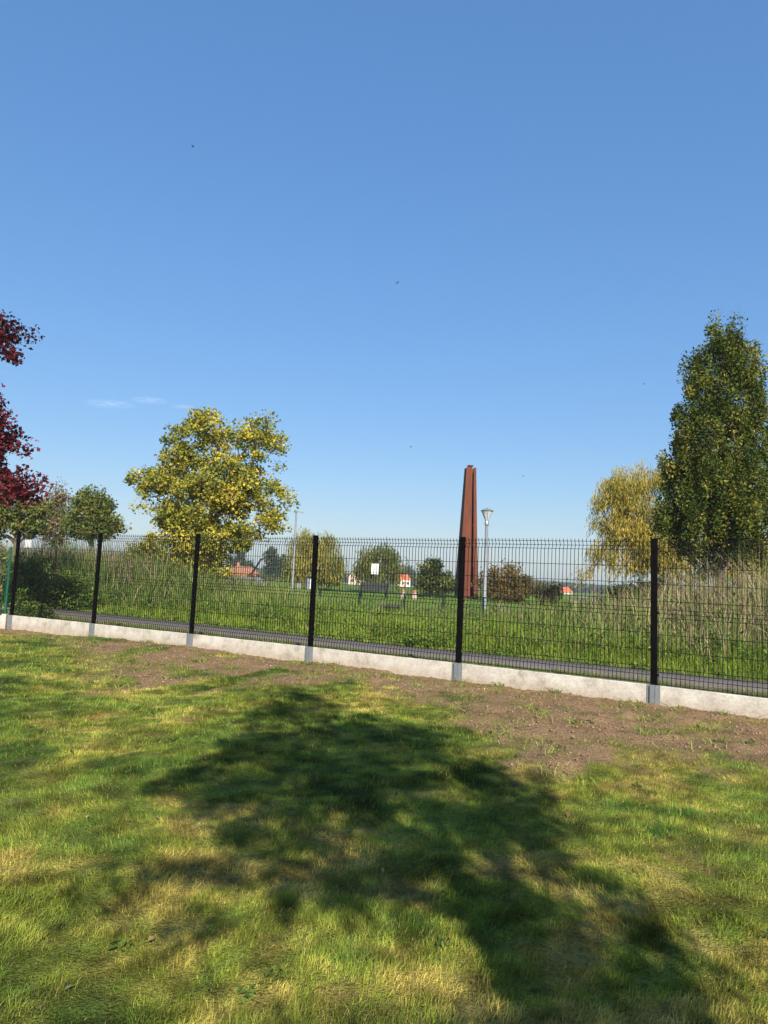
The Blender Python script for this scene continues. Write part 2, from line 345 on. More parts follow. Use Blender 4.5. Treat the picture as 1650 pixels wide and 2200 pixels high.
# uprooted tufts on the bare soil
tp = []
n_ = 0
while n_ < 130:
    x = rng.uniform(-7, 7); y = rng.uniform(5, 15); s, t = st(x, y)
    if t > -.05 or (dirt_mask(np.array([x]), np.array([y]))[0] < .45 and t < -.3): continue
    n_ += 1; m_ = rng.integers(10, 50); sp = rng.uniform(.03, .13)
    px = x + rng.normal(0, sp, m_); py = y + rng.normal(0, sp, m_)
    C = np.array([.17, .24, .05]) * rng.uniform(.5, 1.3, (m_, 1)) + rng.random((m_, 1)) * np.array([.12, .07, .03])
    tp.append(blades(np.stack([px, py, gz(px, py)], -1), rng.uniform(.04, .12, m_), rng.uniform(.005, .010, m_), C, seg=2, leanv=np.abs(rng.normal(1.5, .6, m_))))
V, F, C = joinVF(tp); mesh_np('loose_grass_tufts', V, F, M['grass'], C, kind='stuff', label='loose grass tufts scattered over the bare soil', category='grass')

# clods and small stones on the bare soil
OCT = np.array([(1, 0, 0), (-1, 0, 0), (0, 1, 0), (0, -1, 0), (0, 0, 1), (0, 0, -1)], float)
OF = np.array([(0, 2, 4), (2, 1, 4), (1, 3, 4), (3, 0, 4), (2, 0, 5), (1, 2, 5), (3, 1, 5), (0, 3, 5)])
x = rng.uniform(-8, 7, 120000); y = rng.uniform(5, 15.3, 120000); s, t = st(x, y); k = (t < -.05) & (t > -5); x, y = x[k], y[k]
k = dirt_mask(x, y) > .55 + .3 * rng.random(len(x)); x, y = x[k][:14000], y[k][:14000]; n_ = len(x)
r = .004 + .020 * rng.random(n_) ** 5; sc = rng.uniform(.6, 1.3, (n_, 6, 1))
V = np.stack([x, y, gz(x, y)], -1)[:, None, :] + OCT[None] * sc * r[:, None, None] * np.array([1, 1, .7])
C = np.array([.235, .155, .095]) * rng.uniform(.7, 1.12, (n_, 1)); C[rng.random(n_) < .008] = (.36, .32, .27)
mesh_np('soil_clods', V, (np.arange(n_)[:, None, None] * 6 + OF[None]).reshape(-1, 3), leaf_mat('soil_clod', 0, .95, .1), np.repeat(C, 6, 0), kind='stuff', label='small brown clods on the bare soil strip', category='soil')

# ------------------------------------------------------------------ marsh vegetation beyond the path
def bearing(x, y): return 825 + FPX * x / y
def marsh_h(px): return np.interp(px, [-200, 50, 200, 330, 420, 560, 700, 850, 1000, 1150, 1300, 1450, 1600, 1900], [1.9, 1.9, 1.75, 1.7, 1.3, 1.06, .86, .74, .78, .95, 1.2, 1.6, 1.9, 1.9])
def marsh_d(px): return np.interp(px, [-200, 300, 450, 600, 750, 1000, 1150, 1300, 1500, 1900], [16, 16, 11, 8, 6.2, 6.5, 8.5, 9, 11, 12])
def scatter(n, y0, y1, spread=.66):
    y = np.sqrt(rng.uniform(y0 * y0, y1 * y1, n)); x = rng.uniform(-1, 1, n) * spread * y; s, t = st(x, y); return x, y, s, t - path_far(s), t
parts = []
x, y, s, q, t = scatter(330000, 8.5, 26); k = (q > .02) & (q < 3.0 + 1.2 * vnoise(s * .5, q * 0, 5)); x, y, q = x[k], y[k], q[k]
k = rng.random(len(x)) < 52000 / max(1, len(x)); x, y, q = x[k], y[k], q[k]
nn = fbm(x * .8, y * .8, 201); n2_ = fbm(x * 2.6, y * 2.6, 203); H = (.12 + .42 * sstep(0, 1.3, q)) * (.35 + .7 * nn + .6 * n2_) * rng.uniform(.5, 1.25, len(x))
C = np.array([.22, .305, .036]) + (fbm(x * 1.5, y * 1.5, 211)[:, None] - .5) * np.array([.14, .13, .02]); C = C * (rng.uniform(.45, 1.25, (len(x), 1)) * (.55 + .9 * fbm(x * 2.2, y * 2.2, 213)[:, None]))
C = np.where(rng.random((len(x), 1)) < .07, np.array([.36, .29, .14]), C)
parts.append(blades(np.stack([x, y, np.zeros(len(x)) - .01], -1), H, .0085 * rng.uniform(.6, 1.7, len(x)) * (y / 13), C, seg=2, leanv=np.abs(rng.normal(.55, .5, len(x)))))
# broad leaved weeds among the verge grass
kk = rng.choice(len(x), 1500, replace=False); cx, cy = np.repeat(x[kk], 12), np.repeat(y[kk], 12); wp = np.stack([cx + rng.normal(0, .09, len(cx)), cy + rng.normal(0, .09, len(cx)), rng.uniform(.08, .5, len(cx)) * sstep(0, 1.0, np.repeat(q[kk], 12)) + .05], -1)
WEED = wp
hx, hy, hs, hq, ht = scatter(60000, 12, 36); hp = bearing(hx, hy); k = (hq > 1.0) & (hq < marsh_d(hp)); k &= rng.random(len(hx)) < np.interp(hp, [0, 350, 500, 900, 1200, 1500], [1, .9, .45, .3, .3, .5]); hx, hy, hq, hp = hx[k][:900], hy[k][:900], hq[k][:900], hp[k][:900]
m_ = 44; hh_ = marsh_h(hp) * (.35 + .45 * sstep(.5, 4, hq)) * rng.uniform(.5, 1.1, len(hx)); kk = np.repeat(np.arange(len(hx)), m_); sp_ = rng.uniform(.12, .32, len(hx))
HERB = np.stack([hx[kk] + rng.normal(0, 1, len(kk)) * sp_[kk], hy[kk] + rng.normal(0, 1, len(kk)) * sp_[kk], hh_[kk] * rng.random(len(kk)) ** .7 + .03], -1)
_u = rng.random((len(hx), 1)); HERBC = np.where(_u < .35, np.array([.055, .095, .022]), np.where(_u < .8, np.array([.115, .17, .034]), np.array([.20, .23, .05])))[kk]
# tussocks standing out of the verge
def tussocks(cx, cy, hc, cc, m, rad, wid, lean, dry=.06, drycol=(.36, .29, .16), z0=None):
    n = len(cx); k = np.repeat(np.arange(n), m); N_ = len(k); az = rng.uniform(0, 2 * np.pi, N_); ro = np.abs(rng.normal(0, 1, N_)) * np.repeat(rad, m)
    X = cx[k] + np.cos(az) * ro; Y_ = cy[k] + np.sin(az) * ro; H = hc[k] * rng.uniform(.45, 1.1, N_); C = cc[k] * rng.uniform(.6, 1.35, (N_, 1))
    dr = np.repeat(dry * np.ones(n), m); C = np.where((rng.random(N_) < dr)[:, None], np.array(drycol) * rng.uniform(.6, 1.2, (N_, 1)), C); Z = np.full(N_, -.02) if z0 is None else z0[k] * rng.random(N_) - .02
    return blades(np.stack([X, Y_, Z], -1), H, np.asarray(wid)[k] * rng.uniform(.6, 1.5, N_), C, seg=2, az=az + rng.normal(0, .5, N_), leanv=np.abs(rng.normal(lean, .3, N_)))
tx, ty, ts, tq, tt = scatter(40000, 8.5, 26); k = (tq > .15) & (tq < 3.6); tx, ty, tq = tx[k][:1700], ty[k][:1700], tq[k][:1700]
hc = (.14 + .5 * sstep(0, 1.6, tq)) * rng.uniform(.5, 1.25, len(tx)); u = rng.random((len(tx), 1))
cc = np.where(u < .25, np.array([.08, .145, .02]), np.where(u < .72, np.array([.19, .29, .036]), np.array([.29, .34, .055])))
parts.append(tussocks(tx, ty, hc, cc, 26, np.full(len(tx), .09), .010 * ty / 13, .5))
# sparse verge between fence and path
x, y, s, q, t = scatter(160000, 6, 20); k = (t > .06) & (t < path_near(s) - .03) & (fbm(x * 1.6, y * 1.6, 221) > .47); x, y = x[k][:20000], y[k][:20000]
C = np.array([.13, .20, .04]) * rng.uniform(.6, 1.3, (len(x), 1)); C = np.where(rng.random((len(x), 1)) < .3, np.array([.36, .28, .15]), C)
parts.append(blades(np.stack([x, y, np.zeros(len(x)) - .005], -1), rng.uniform(.04, .13, len(x)), .008 * rng.uniform(.7, 1.4, len(x)), C, seg=1, leanv=np.abs(rng.normal(.7, .4, len(x)))))
V, F, C = joinVF(parts); mesh_np('verge_grass', V, F, M['grass'], C, kind='stuff', label='lush bright green grass verge along the asphalt path', category='grass')
parts = []
x, y, s, q, t = scatter(400000, 11, 42); px = bearing(x, y); k = (q > .9) & (q < marsh_d(px) * (.8 + .4 * vnoise(s * .7, q * 0, 6))); x, y, q, px = x[k], y[k], q[k], px[k]
k = rng.permutation(len(x)); X0, Y0, Q0, PX0 = x[k], y[k], q[k], px[k]
x, y, q, px = X0[:30000], Y0[:30000], Q0[:30000], PX0[:30000]                      # low undergrowth
hm = marsh_h(px); H = hm * rng.uniform(.25, .6, len(x)); C = np.array([.085, .12, .035]) * rng.uniform(.5, 1.5, (len(x), 1)); C = np.where(rng.random((len(x), 1)) < .2, np.array([.24, .18, .11]), C)
parts.append(blades(np.stack([x, y, np.zeros(len(x)) - .02], -1), H, .015 * rng.uniform(.5, 1.5, len(x)) * (y / 18), C, seg=1, leanv=np.abs(rng.normal(.5, .4, len(x)))))
x, y, q, px = X0[30000:32500], Y0[30000:32500], Q0[30000:32500], PX0[30000:32500]    # reed tussocks
hm = marsh_h(px); gate = sstep(.3, 3.5, q); u = rng.random(len(x)); n1_ = fbm(x * .45, y * .45, 231)
hc = hm * (.45 + .55 * gate) * rng.uniform(.62, 1.12, len(x)) * (.7 + .55 * n1_)
pal_ = np.array([(.05, .085, .022), (.10, .155, .034), (.165, .22, .05), (.26, .30, .085), (.30, .28, .12)])
tone = np.clip((.65 * u + .7 * (n1_ - .5) + .22) * 4.2 + .5 * sstep(1150, 1450, px) - 1.1 * sstep(520, 330, px), 0, 4.4).astype(int); cc = pal_[np.minimum(tone, 4)]
dry = .05 + .06 * sstep(1.3, 1.8, hm) + .22 * sstep(1150, 1400, px) + .14 * sstep(1350, 1500, px) * gate
parts.append(tussocks(x, y, hc, cc, 26, rng.uniform(.06, .22, len(x)), .018 * y / 18, .42, dry, (.38, .30, .18), z0=hc * .45 * (hm > .95)))
V, F, C = joinVF(parts); mesh_np('marsh_reeds', V, F, M['grass'], C, kind='stuff', label='grey green reed bed growing beyond the grass verge', category='reeds')
# dry stems with feathery heads
parts = []
x, y, s, q, t = scatter(60000, 13, 40); px = bearing(x, y); k = (q > 2.6) & (q < marsh_d(px) * 1.05); x, y, q, px = x[k], y[k], q[k], px[k]
pr = np.interp(px, [0, 300, 430, 600, 1050, 1250, 1450, 1650], [.9, .9, .2, .05, .08, .35, .9, .9]); k = rng.random(len(x)) < pr * 4600 / max(1, pr.sum()); x, y, px = x[k], y[k], px[k]; n_ = len(x)
H = marsh_h(px) * rng.uniform(.6, 1.14, n_) * (.8 + .35 * fbm(x * .5, y * .5, 251)); az = rng.uniform(0, 6.28, n_); lv = np.abs(rng.normal(.16, .16, n_)) + .5 * (rng.random(n_) < .14)
C = np.array([.34, .27, .175])[None] * (1 + .45 * sstep(1050, 1350, px))[:, None] * rng.uniform(.45, 1.2, (n_, 1)); P = np.stack([x, y, np.zeros(n_)], -1)
parts.append(blades(P, H, .012 * rng.uniform(.7, 1.3, n_) * (y / 18), C, seg=3, az=az, leanv=lv))
tip = P + np.stack([np.cos(az), np.sin(az), 0 * az], -1) * (H * lv * .9)[:, None]; tip[:, 2] += H * (1 - .35 * np.clip(lv, 0, 1.5))
for k in range(5):
    o = rng.normal(0, .02, (n_, 3)); o[:, 2] = -rng.uniform(.02, .2, n_)
    parts.append(blades(tip + o, rng.uniform(.08, .17, n_), rng.uniform(.018, .034, n_), np.array([.25, .175, .12]) * rng.uniform(.5, 1.35, (n_, 1)), seg=1, az=az + rng.normal(0, .5, n_), leanv=np.abs(rng.normal(.6, .3, n_))))
V, F, C = joinVF(parts); mesh_np('dry_reed_stems', V, F, M['grass'], C, kind='stuff', label='dry beige reed stems with feathery heads in the reed bed', category='reeds')
# rough park grass beyond the reeds
x, y, s, q, t = scatter(260000, 18, 62, .60); px = bearing(x, y); k = (q > marsh_d(px) * .8); x, y = x[k], y[k]; k = rng.random(len(x)) < 60000 / len(x); x, y = x[k], y[k]
C = np.array([.15, .235, .04]) * rng.uniform(.7, 1.3, (len(x), 1)) + (fbm(x * .4, y * .4, 261)[:, None] - .5) * np.array([.16, .08, .04])
V, F, C = blades(np.stack([x, y, gz(x, y) - .01], -1), rng.uniform(.05, .14, len(x)), .02 * y / 30 * rng.uniform(.7, 1.3, len(x)), C, seg=1, leanv=np.abs(rng.normal(.5, .4, len(x))))
mesh_np('park_grass', V, F, M['grass'], C, kind='stuff', label='open green park grass beyond the reed bed', category='grass')

# ------------------------------------------------------------------ wire mesh fence
fence = thing('mesh_fence', 'long black wire mesh fence standing on pale concrete plates', 'fence', (POST[3][0], POST[3][1], 0))
fo = np.array([POST[3][0], POST[3][1], 0.])
ZC = .232; MH = 1.70
HZ = [0, .05, .10, .30, .50, .70, .80, .85, .90, 1.10, 1.30, 1.50, 1.55, 1.60, 1.69]          # line wires, measured down from the top
FOLD = {.05: .034, .85: .034, 1.55: .034}
def panel(a, b, name, mat, parent, org, ztop, zs=HZ, fold=FOLD, wire=.0062, barb=.03, inset=.043, lab=None):
    a = np.array([*a, 0.]) - org; b = np.array([*b, 0.]) - org; L_ = np.linalg.norm(b - a); u = (b - a) / L_; nn = np.array([-u[1], u[0], 0]); nn = nn if nn[1] > 0 else -nn
    a = a + u * inset; L_ -= 2 * inset; nv = int(round(L_ / .05)) + 1; mb = MB(); hw = wire / 2
    prof = [(barb, 0.)] + [(-z, fold.get(z, 0.)) for z in zs]
    if zs[-1] + .015 not in fold: prof.append((-zs[-1] - .012, 0.))
    for i in range(nv):
        c = a + u * (L_ * i / (nv - 1)); base = len(mb.v)
        for z, o in prof:
            p = c + nn * o + np.array([0, 0, ztop + z])
            for sx, sy in ((-1, -1), (1, -1), (1, 1), (-1, 1)): mb.v.append(tuple(p + u * sx * hw + nn * sy * hw))
        for j in range(len(prof) - 1):
            for k in range(4): mb.f.append((base + j * 4 + k, base + j * 4 + (k + 1) % 4, base + j * 4 + 4 + (k + 1) % 4, base + j * 4 + 4 + k))
        mb.f.append((base, base + 1, base + 2, base + 3)); e = base + 4 * (len(prof) - 1); mb.f.append((e + 3, e + 2, e + 1, e))
    pv = mb
    ph = MB()
    for z in zs:
        o = fold.get(z, 0.) - wire; p0 = a + nn * o + np.array([0, 0, ztop - z]); p1 = p0 + u * L_
        ph.bar(p0, p1, wire * 1.05)
    po = ph.build(name, mat, parent)
    pv.build('upright_wires', mat, po, kind='stuff')
    return po
def shared_part(mb, name, mat, parent, loc, rz, cache={}, bevel=0):
    if name not in cache:
        o = mb.build(name, mat, parent, bevel=bevel); cache[name] = o
    else:
        o = cache[name].copy(); link(o, parent)
    o.location = [float(v) for v in loc]; o.rotation_euler = (0, 0, rz); return o
for i in range(len(POST)):
    p = POST[i] - fo[:2]
    d = (POST[min(i + 1, len(POST) - 1)] - POST[max(i - 1, 0)]); rz = math.atan2(d[1], d[0])   # local +x runs along the fence to the right, -y faces the lawn
    nl = np.array([math.sin(rz), -math.cos(rz)])                                                   # towards the lawn
    q = p + nl * .012; tilt = (rng.normal(0, .003), rng.normal(0, .003))
    mb = MB().box(-.037, .037, -.024, .024, .003 + ZC, ZC + MH + .045); mb.box(-.040, .040, -.028, .028, ZC + MH + .0455, ZC + MH + .056)
    po = shared_part(mb, 'fence_post', M['post'], fence, (*q, 0), rz, bevel=.004)
    for kz, z in enumerate((ZC + .12, ZC + .86, ZC + MH - .07)):
        cl = MB().box(.038, .050, -.010, .012, -.014, .014)
        cl.box(.0505, .057, -.005, .007, -.006, .006)
        c = shared_part(cl, 'post_clip', M['post'], po, (0, 0, z), 0)
    po.rotation_euler = (tilt[0], tilt[1], rz)
    sb = MB().box(-.076, .076, -.046, -.042, -.10, ZC + .004); sb.box(-.036, .036, -.074, -.0465, -.10, ZC + .002)
    sb.box(-.076, -.070, -.042, .03, -.1, ZC); sb.box(.070, .076, -.042, .03, -.1, ZC); sb.box(.022, .036, -.079, -.0745, -.10, ZC + .002)
    shared_part(sb, 'plate_bracket', M['galv'], fence, (*p, 0), rz)
for i in range(len(POST) - 1):
    a, b = POST[i], POST[i + 1]; panel(a, b, 'mesh_panel', M['wire'], fence, fo, ZC + MH + rng.normal(0, .006), lab=None)
    d = b - a; L_ = np.linalg.norm(d); rz = math.atan2(d[1], d[0])
    mb = MB(); nseg = 24; e0, e1 = .066, L_ - .066; top = []
    for j in range(nseg + 1):
        xx = e0 + (e1 - e0) * j / nseg; dz = rng.normal(0, .0015) - .004 * math.sin(math.pi * j / nseg) * (i % 2); dy = rng.normal(0, .0012)
        top.append([(xx, -.036 + dy, -.12), (xx, -.036 + dy, ZC - .006 + dz), (xx, -.030 + dy, ZC + dz), (xx, .018 + dy, ZC + dz), (xx, .024, ZC - .006 + dz), (xx, .024, -.12)])
    for j in range(nseg):
        A, B = top[j], top[j + 1]
        for k in range(5): mb.poly([A[k], B[k], B[k + 1], A[k + 1]], [(0, 1, 2, 3)])
    for A, o in ((top[0], 1), (top[-1], -1)): mb.poly(A, [tuple(range(6))[::o]])
    pl = mb.build('concrete_plate', M['concrete'], fence); pl.location = (*[float(v) for v in (a - fo[:2])], 0); pl.rotation_euler = (0, 0, rz)

# side fence running off to the left of the corner
sf = thing('green_side_fence', 'green wire side fence meeting the black fence at its far left corner', 'fence', (POST[0][0] - .16, POST[0][1] + .02, 0))
so = np.array([POST[0][0] - .16, POST[0][1] + .02, 0.]); du = np.array([-.96, -.28])
for k in range(2):
    q = du * (2.5 * k)
    mb = MB().lathe([(.026, .20), (.026, 1.62), (.030, 1.622), (.028, 1.64), (.008, 1.66)], 12); o = mb.build('side_post', M['green_metal'], sf, smooth=True); o.location = (q[0], q[1], 0)
panel(so[:2], so[:2] + du * 2.5, 'side_mesh_panel', M['green_metal'], sf, so, 1.56, zs=[0, .05, .1, .3, .5, .7, .8, .85, .9, 1.1, 1.3])
mb = MB().box(.06, 2.44, -.03, .02, -.12, .22); o = mb.build('concrete_plate', M['concrete'], sf); o.rotation_euler = (0, 0, math.atan2(du[1], du[0])); o['label'] = 'concrete plate at the foot of the side fence'
mb = MB().box(-.05, .05, -.05, .05, -.12, .25); o = mb.build('concrete_stub', M['concrete'], sf, bevel=.006)

# ------------------------------------------------------------------ trees
def frusta(P0, P1, R0, R1, k=5):
    n = len(P0); d = P1 - P0; l = np.linalg.norm(d, axis=1, keepdims=True) + 1e-9; d = d / l
    ref = np.where(np.abs(d[:, 2:3]) > .9, np.array([[1., 0, 0]]), np.array([[0, 0, 1.]])); x = np.cross(d, ref); x /= np.linalg.norm(x, axis=1, keepdims=True); y = np.cross(d, x)
    an = np.arange(k) * 2 * np.pi / k; ring = x[:, None] * np.cos(an)[None, :, None] + y[:, None] * np.sin(an)[None, :, None]
    V = np.concatenate([P0[:, None] + ring * R0[:, None, None], P1[:, None] + ring * R1[:, None, None]], 1).reshape(-1, 3)
    T = []
    for i in range(k): T.append((i, k + i, k + (i + 1) % k, (i + 1) % k))
    return V, (np.arange(n)[:, None, None] * 2 * k + np.array(T)[None]).reshape(-1, 4)
def leaf_faces(P, size, C, up=.35, aspect=.62, axis=None, axis_mix=0., fold=.25, r=rng):
    n = len(P); a = r.normal(0, 1, (n, 3))
    if axis is not None: a = a * (1 - axis_mix) + axis * axis_mix * 1.7
    a /= np.linalg.norm(a, axis=1, keepdims=True); nn = r.normal(0, 1, (n, 3)) + np.array([0, 0, up * 3]); b = np.cross(nn, a); b /= np.linalg.norm(b, axis=1, keepdims=True) + 1e-9; c = np.cross(a, b)
    s = (size * r.uniform(.45, 1.45, n))[:, None]
    V = np.stack([P - a * s * .5, P + b * s * aspect * .5 + c * s * fold * .5, P + a * s * .5, P - b * s * aspect * .5 + c * s * fold * .5], 1).reshape(-1, 3)
    F = (np.arange(n)[:, None, None] * 4 + np.array([(0, 1, 2), (0, 2, 3)])[None]).reshape(-1, 3)
    return V, F, np.repeat(C, 4, 0)
def pick(pal, n, r, clump=None):
    cs = np.array([p[1] for p in pal]); w_ = np.array([p[0] for p in pal], float); w_ /= w_.sum(); u = r.random(n)
    if clump is not None: u = np.clip(u * .38 + clump * .62, 0, .9999)
    return cs[np.searchsorted(np.cumsum(w_), u)] * r.uniform(.65, 1.3, (n, 1))
def skeleton(base, top, tr, pts, r, wob=.04, nodes=14, bare=.18):
    base = np.array(base, float); top = np.array(top, float); h = np.linalg.norm(top - base)
    tp = [base + (top - base) * j / nodes + np.append(r.normal(0, wob * h * .25, 2) * (0 < j), 0) for j in range(nodes + 1)]
    N = list(tp); par = [-1] + list(range(nodes)); first = int(nodes * bare)
    order = np.argsort([np.hypot(*(p[:2] - (base + (top - base) * .5)[:2])) + .25 * abs(p[2] - base[2]) for p in pts]); ends = []
    for oi in order:
        p = pts[oi]; A = np.array(N); dd = np.linalg.norm(A - p, axis=1); hd = np.hypot(A[:, 0] - p[0], A[:, 1] - p[1])
        cost = dd + 1.6 * np.maximum(0, A[:, 2] - (p[2] - .45 * hd)); cost[:first] += 99
        j = int(np.argmin(cost)); a = A[j]; prev = j; nsub = 3 if dd[j] > .5 else 2
        for k in range(1, nsub + 1):
            f = k / nsub; c = a + (p - a) * f; c = c + np.array([*(r.normal(0, .05, 2) * dd[j]), .10 * dd[j] * math.sin(math.pi * f) * (1 if p[2] > a[2] - .3 else -.3)]) * (k < nsub)
            N.append(c); par.append(prev); prev = len(N) - 1
        ends.append((oi, prev))
    N = np.array(N); par = np.array(par); w_ = np.zeros(len(N)); has = np.zeros(len(N), bool)
    for i in range(len(N) - 1, -1, -1):
        if w_[i] == 0: w_[i] = 1.
        if par[i] >= 0: w_[par[i]] += w_[i]
    rad = w_ ** .5; rad = rad / rad[0] * tr; rad = np.maximum(rad, .0045 * (h / 6))
    return N, par, rad, nodes
def tree(name, label, cat, Y, root, toppx, lobes, nclump, nleaf, lsize, pal, tr, seed, sig=(.28, .28, .22), bark='bark', group=None, bare=.18, up=.35, aspect=.62, droop=0, depth=None, zbase=0., shell=2.2, wob=.04, fold=.25, strand=None, rootw=None):
    r = np.random.default_rng(seed)
    b0 = np.array(rootw if rootw is not None else at(root[0], root[1], Y)); b0[2] = gz(b0[0:1], b0[1:2])[0] - .03 + zbase
    sc = Y / FPX; L_ = []
    for l in lobes:
        px, py, rx, ry = l[:4]; off = l[4] if len(l) > 4 else 0.; dp = l[5] if len(l) > 5 else None
        c = at(px, py, Y) + np.array([0, off, 0]); L_.append((c, np.array([rx * sc, (dp if dp else rx * sc * .9), ry * sc])))
    return tree_w(name, label, cat, b0, at(toppx[0], toppx[1], Y), L_, nclump, nleaf, lsize, pal, tr, r, sig, bark, group, bare, up, aspect, droop, shell, wob, fold, strand)
def tree_w(name, label, cat, b0, top, L_, nclump, nleaf, lsize, pal, tr, r, sig=(.28, .28, .22), bark='bark', group=None, bare=.18, up=.35, aspect=.62, droop=0, shell=2.2, wob=.04, fold=.25, strand=None):
    vol = np.array([np.prod(s) ** .75 for _, s in L_]); vol /= vol.sum(); ch = r.choice(len(L_), nclump, p=vol)
    d = r.normal(0, 1, (nclump, 3)); d /= np.linalg.norm(d, axis=1, keepdims=True); d *= (r.random((nclump, 1)) ** (1 / shell))
    pts = np.array([L_[k][0] + d[i] * L_[k][1] for i, k in enumerate(ch)]); pts[:, 2] = np.maximum(pts[:, 2], b0[2] + .12)
    N, par, rad, nodes = skeleton(b0, top, tr, pts, r, wob, bare=bare)
    t = thing(name, label, cat, b0, 0, group); N = N - b0; pts = pts - b0
    e = np.arange(1, len(N)); tk = e <= nodes
    ra = rad[par[e]] * np.where(par[e] == 0, 1.25, 1); ra = np.where(tk, ra, np.minimum(ra, rad[e] * 1.5))
    V, F = frusta(N[par[e]], N[e], ra, rad[e], 6); mesh_np('trunk', V, F, M[bark], parent=t, smooth=True)
    if strand:
        ns, ll, step = strand; k = r.integers(0, nclump, ns); st0 = pts[k] + r.normal(0, .25, (ns, 3)); az = np.arctan2(st0[:, 1], st0[:, 0]) + r.normal(0, .7, ns)
        LN = ll * r.uniform(.35, 1.2, ns); m = int(ll * 1.2 / step); P = []; A = []; CL = []
        for j in range(m):
            f = j * step; ok = f < LN; out = .35 * (1 - np.exp(-f / .5)); up_ = .22 * math.sin(min(f / .5, math.pi)) if f < .5 * math.pi else 0
            p = st0 + np.stack([np.cos(az) * out, np.sin(az) * out, np.full(ns, -f * .92 + up_)], -1) + r.normal(0, .04, (ns, 3)); P.append(p[ok]); CL.append((k / nclump)[ok])
        P = np.concatenate(P); CL = np.concatenate(CL); rr = np.random.default_rng(3).permutation(nclump) / nclump; CL = rr[(CL * nclump).astype(int) % nclump]
        P[:, 2] = np.maximum(P[:, 2], .05); V, F, C = leaf_faces(P, np.full(len(P), lsize), pick(pal, len(P), r, CL), .1, aspect, np.array([0, 0, -1.]), .72, fold, r)
    else:
        k = r.integers(0, nclump, nleaf); g = r.normal(0, 1, (nleaf, 3)); g /= np.linalg.norm(g, axis=1, keepdims=True); g *= 1.75 * r.random((nleaf, 1)) ** .5
        csz = r.uniform(.55, 1.35, nclump); P = pts[k] + g * np.array(sig) * csz[k][:, None]
        cl = r.random(nclump); ax = np.array([0, 0, -1. if droop else 0.3]); P[:, 2] = np.maximum(P[:, 2], .03)
        V, F, C = leaf_faces(P, np.full(nleaf, lsize), pick(pal, nleaf, r, cl[k]), up, aspect, ax, .35 * abs(droop), fold, r)
    mesh_np('crown', V, F, M['leaf'], C, parent=t)
    return t
V, F, C = leaf_faces(WEED, np.full(len(WEED), .065), np.array([.10, .165, .03]) * rng.uniform(.5, 1.4, (len(WEED), 1)), .9, .6)
V2, F2, C2 = leaf_faces(HERB, np.full(len(HERB), .085), HERBC * rng.uniform(.5, 1.4, (len(HERB), 1)), .6, .5); V, F, C = joinVF([(V, F, C), (V2, F2, C2)])
mesh_np('verge_weeds', V, F, M['leaf'], C, kind='stuff', label='leafy green weeds among the grass and reeds behind the path', category='weeds')
yel = [(.16, (.09, .125, .022)), (.30, (.21, .225, .034)), (.30, (.35, .315, .042)), (.18, (.52, .43, .055)), (.06, (.44, .29, .065))]
tree('maple_tree', 'broad maple tree with yellow green autumn leaves behind the fence', 'tree', 27, (440, 1268), (470, 905),
     [(440, 1065, 120, 75), (450, 950, 85, 60), (565, 955, 55, 62), (320, 1040, 52, 36), (575, 1075, 48, 55), (400, 1150, 80, 42), (480, 1150, 70, 40), (430, 1205, 48, 34), (428, 903, 36, 22), (385, 985, 60, 45), (500, 1040, 90, 70), (280, 1040, 24, 18), (350, 1100, 50, 30), (590, 1120, 30, 25), (430, 1170, 95, 34), (400, 1200, 60, 26), (460, 1215, 46, 24), (520, 1150, 50, 30), (370, 1130, 50, 24), (440, 1235, 36, 14)],
     600, 52000, .105, yel, .15, 11, (.23, .23, .17), 'bark_pale', bare=.16, aspect=.8)
oakp = [(.28, (.035, .058, .010)), (.32, (.070, .098, .015)), (.22, (.15, .16, .024)), (.13, (.32, .28, .045)), (.05, (.34, .20, .06))]
tree('oak_tree', 'tall narrow dark green oak tree at the right edge', 'tree', 20, (1546, 1330), (1556, 730),
     [(1545, 1120, 138, 60), (1545, 1040, 128, 80), (1552, 950, 110, 80), (1558, 860, 92, 80), (1562, 780, 60, 60), (1533, 735, 26, 42), (1573, 738, 26, 40), (1480, 870, 40, 55), (1458, 1000, 40, 50), (1450, 1110, 45, 40), (1640, 960, 35, 70), (1625, 860, 28, 55), (1545, 1172, 100, 24), (1650, 1090, 50, 60), (1500, 1195, 40, 14), (1600, 1200, 50, 16), (1535, 705, 14, 20), (1572, 710, 14, 20), (1470, 930, 30, 60), (1500, 800, 34, 50), (1600, 800, 30, 50)],
     640, 98000, .080, oakp, .13, 21, (.15, .15, .27), 'bark', bare=.14, aspect=.6, shell=2.5)
redp = [(.42, (.065, .012, .016)), (.34, (.14, .024, .032)), (.15, (.25, .045, .055)), (.09, (.30, .12, .04))]
tree('sweetgum_tree', 'tree with dark red autumn leaves cut by the left edge', 'tree', 17, (-115, 1360), (-95, 560),
     [(-110, 640, 80, 75), (10, 706, 52, 20), (12, 764, 44, 20), (-10, 690, 40, 34), (-40, 690, 60, 60), (-15, 735, 50, 30), (-30, 860, 32, 18), (-110, 800, 88, 90), (-25, 915, 62, 40), (-20, 968, 70, 40), (-15, 1030, 84, 34), (-120, 950, 105, 110), (50, 1052, 38, 20), (75, 1042, 16, 10), (60, 1075, 26, 10), (-200, 900, 80, 120), (-60, 1000, 90, 60), (15, 1060, 50, 22)],
     340, 28000, .095, redp, .14, 31, (.17, .17, .14), 'bark', bare=.16, aspect=.85)
grn = [(.32, (.065, .095, .02)), (.35, (.125, .15, .03)), (.22, (.21, .20, .035)), (.11, (.28, .20, .05))]
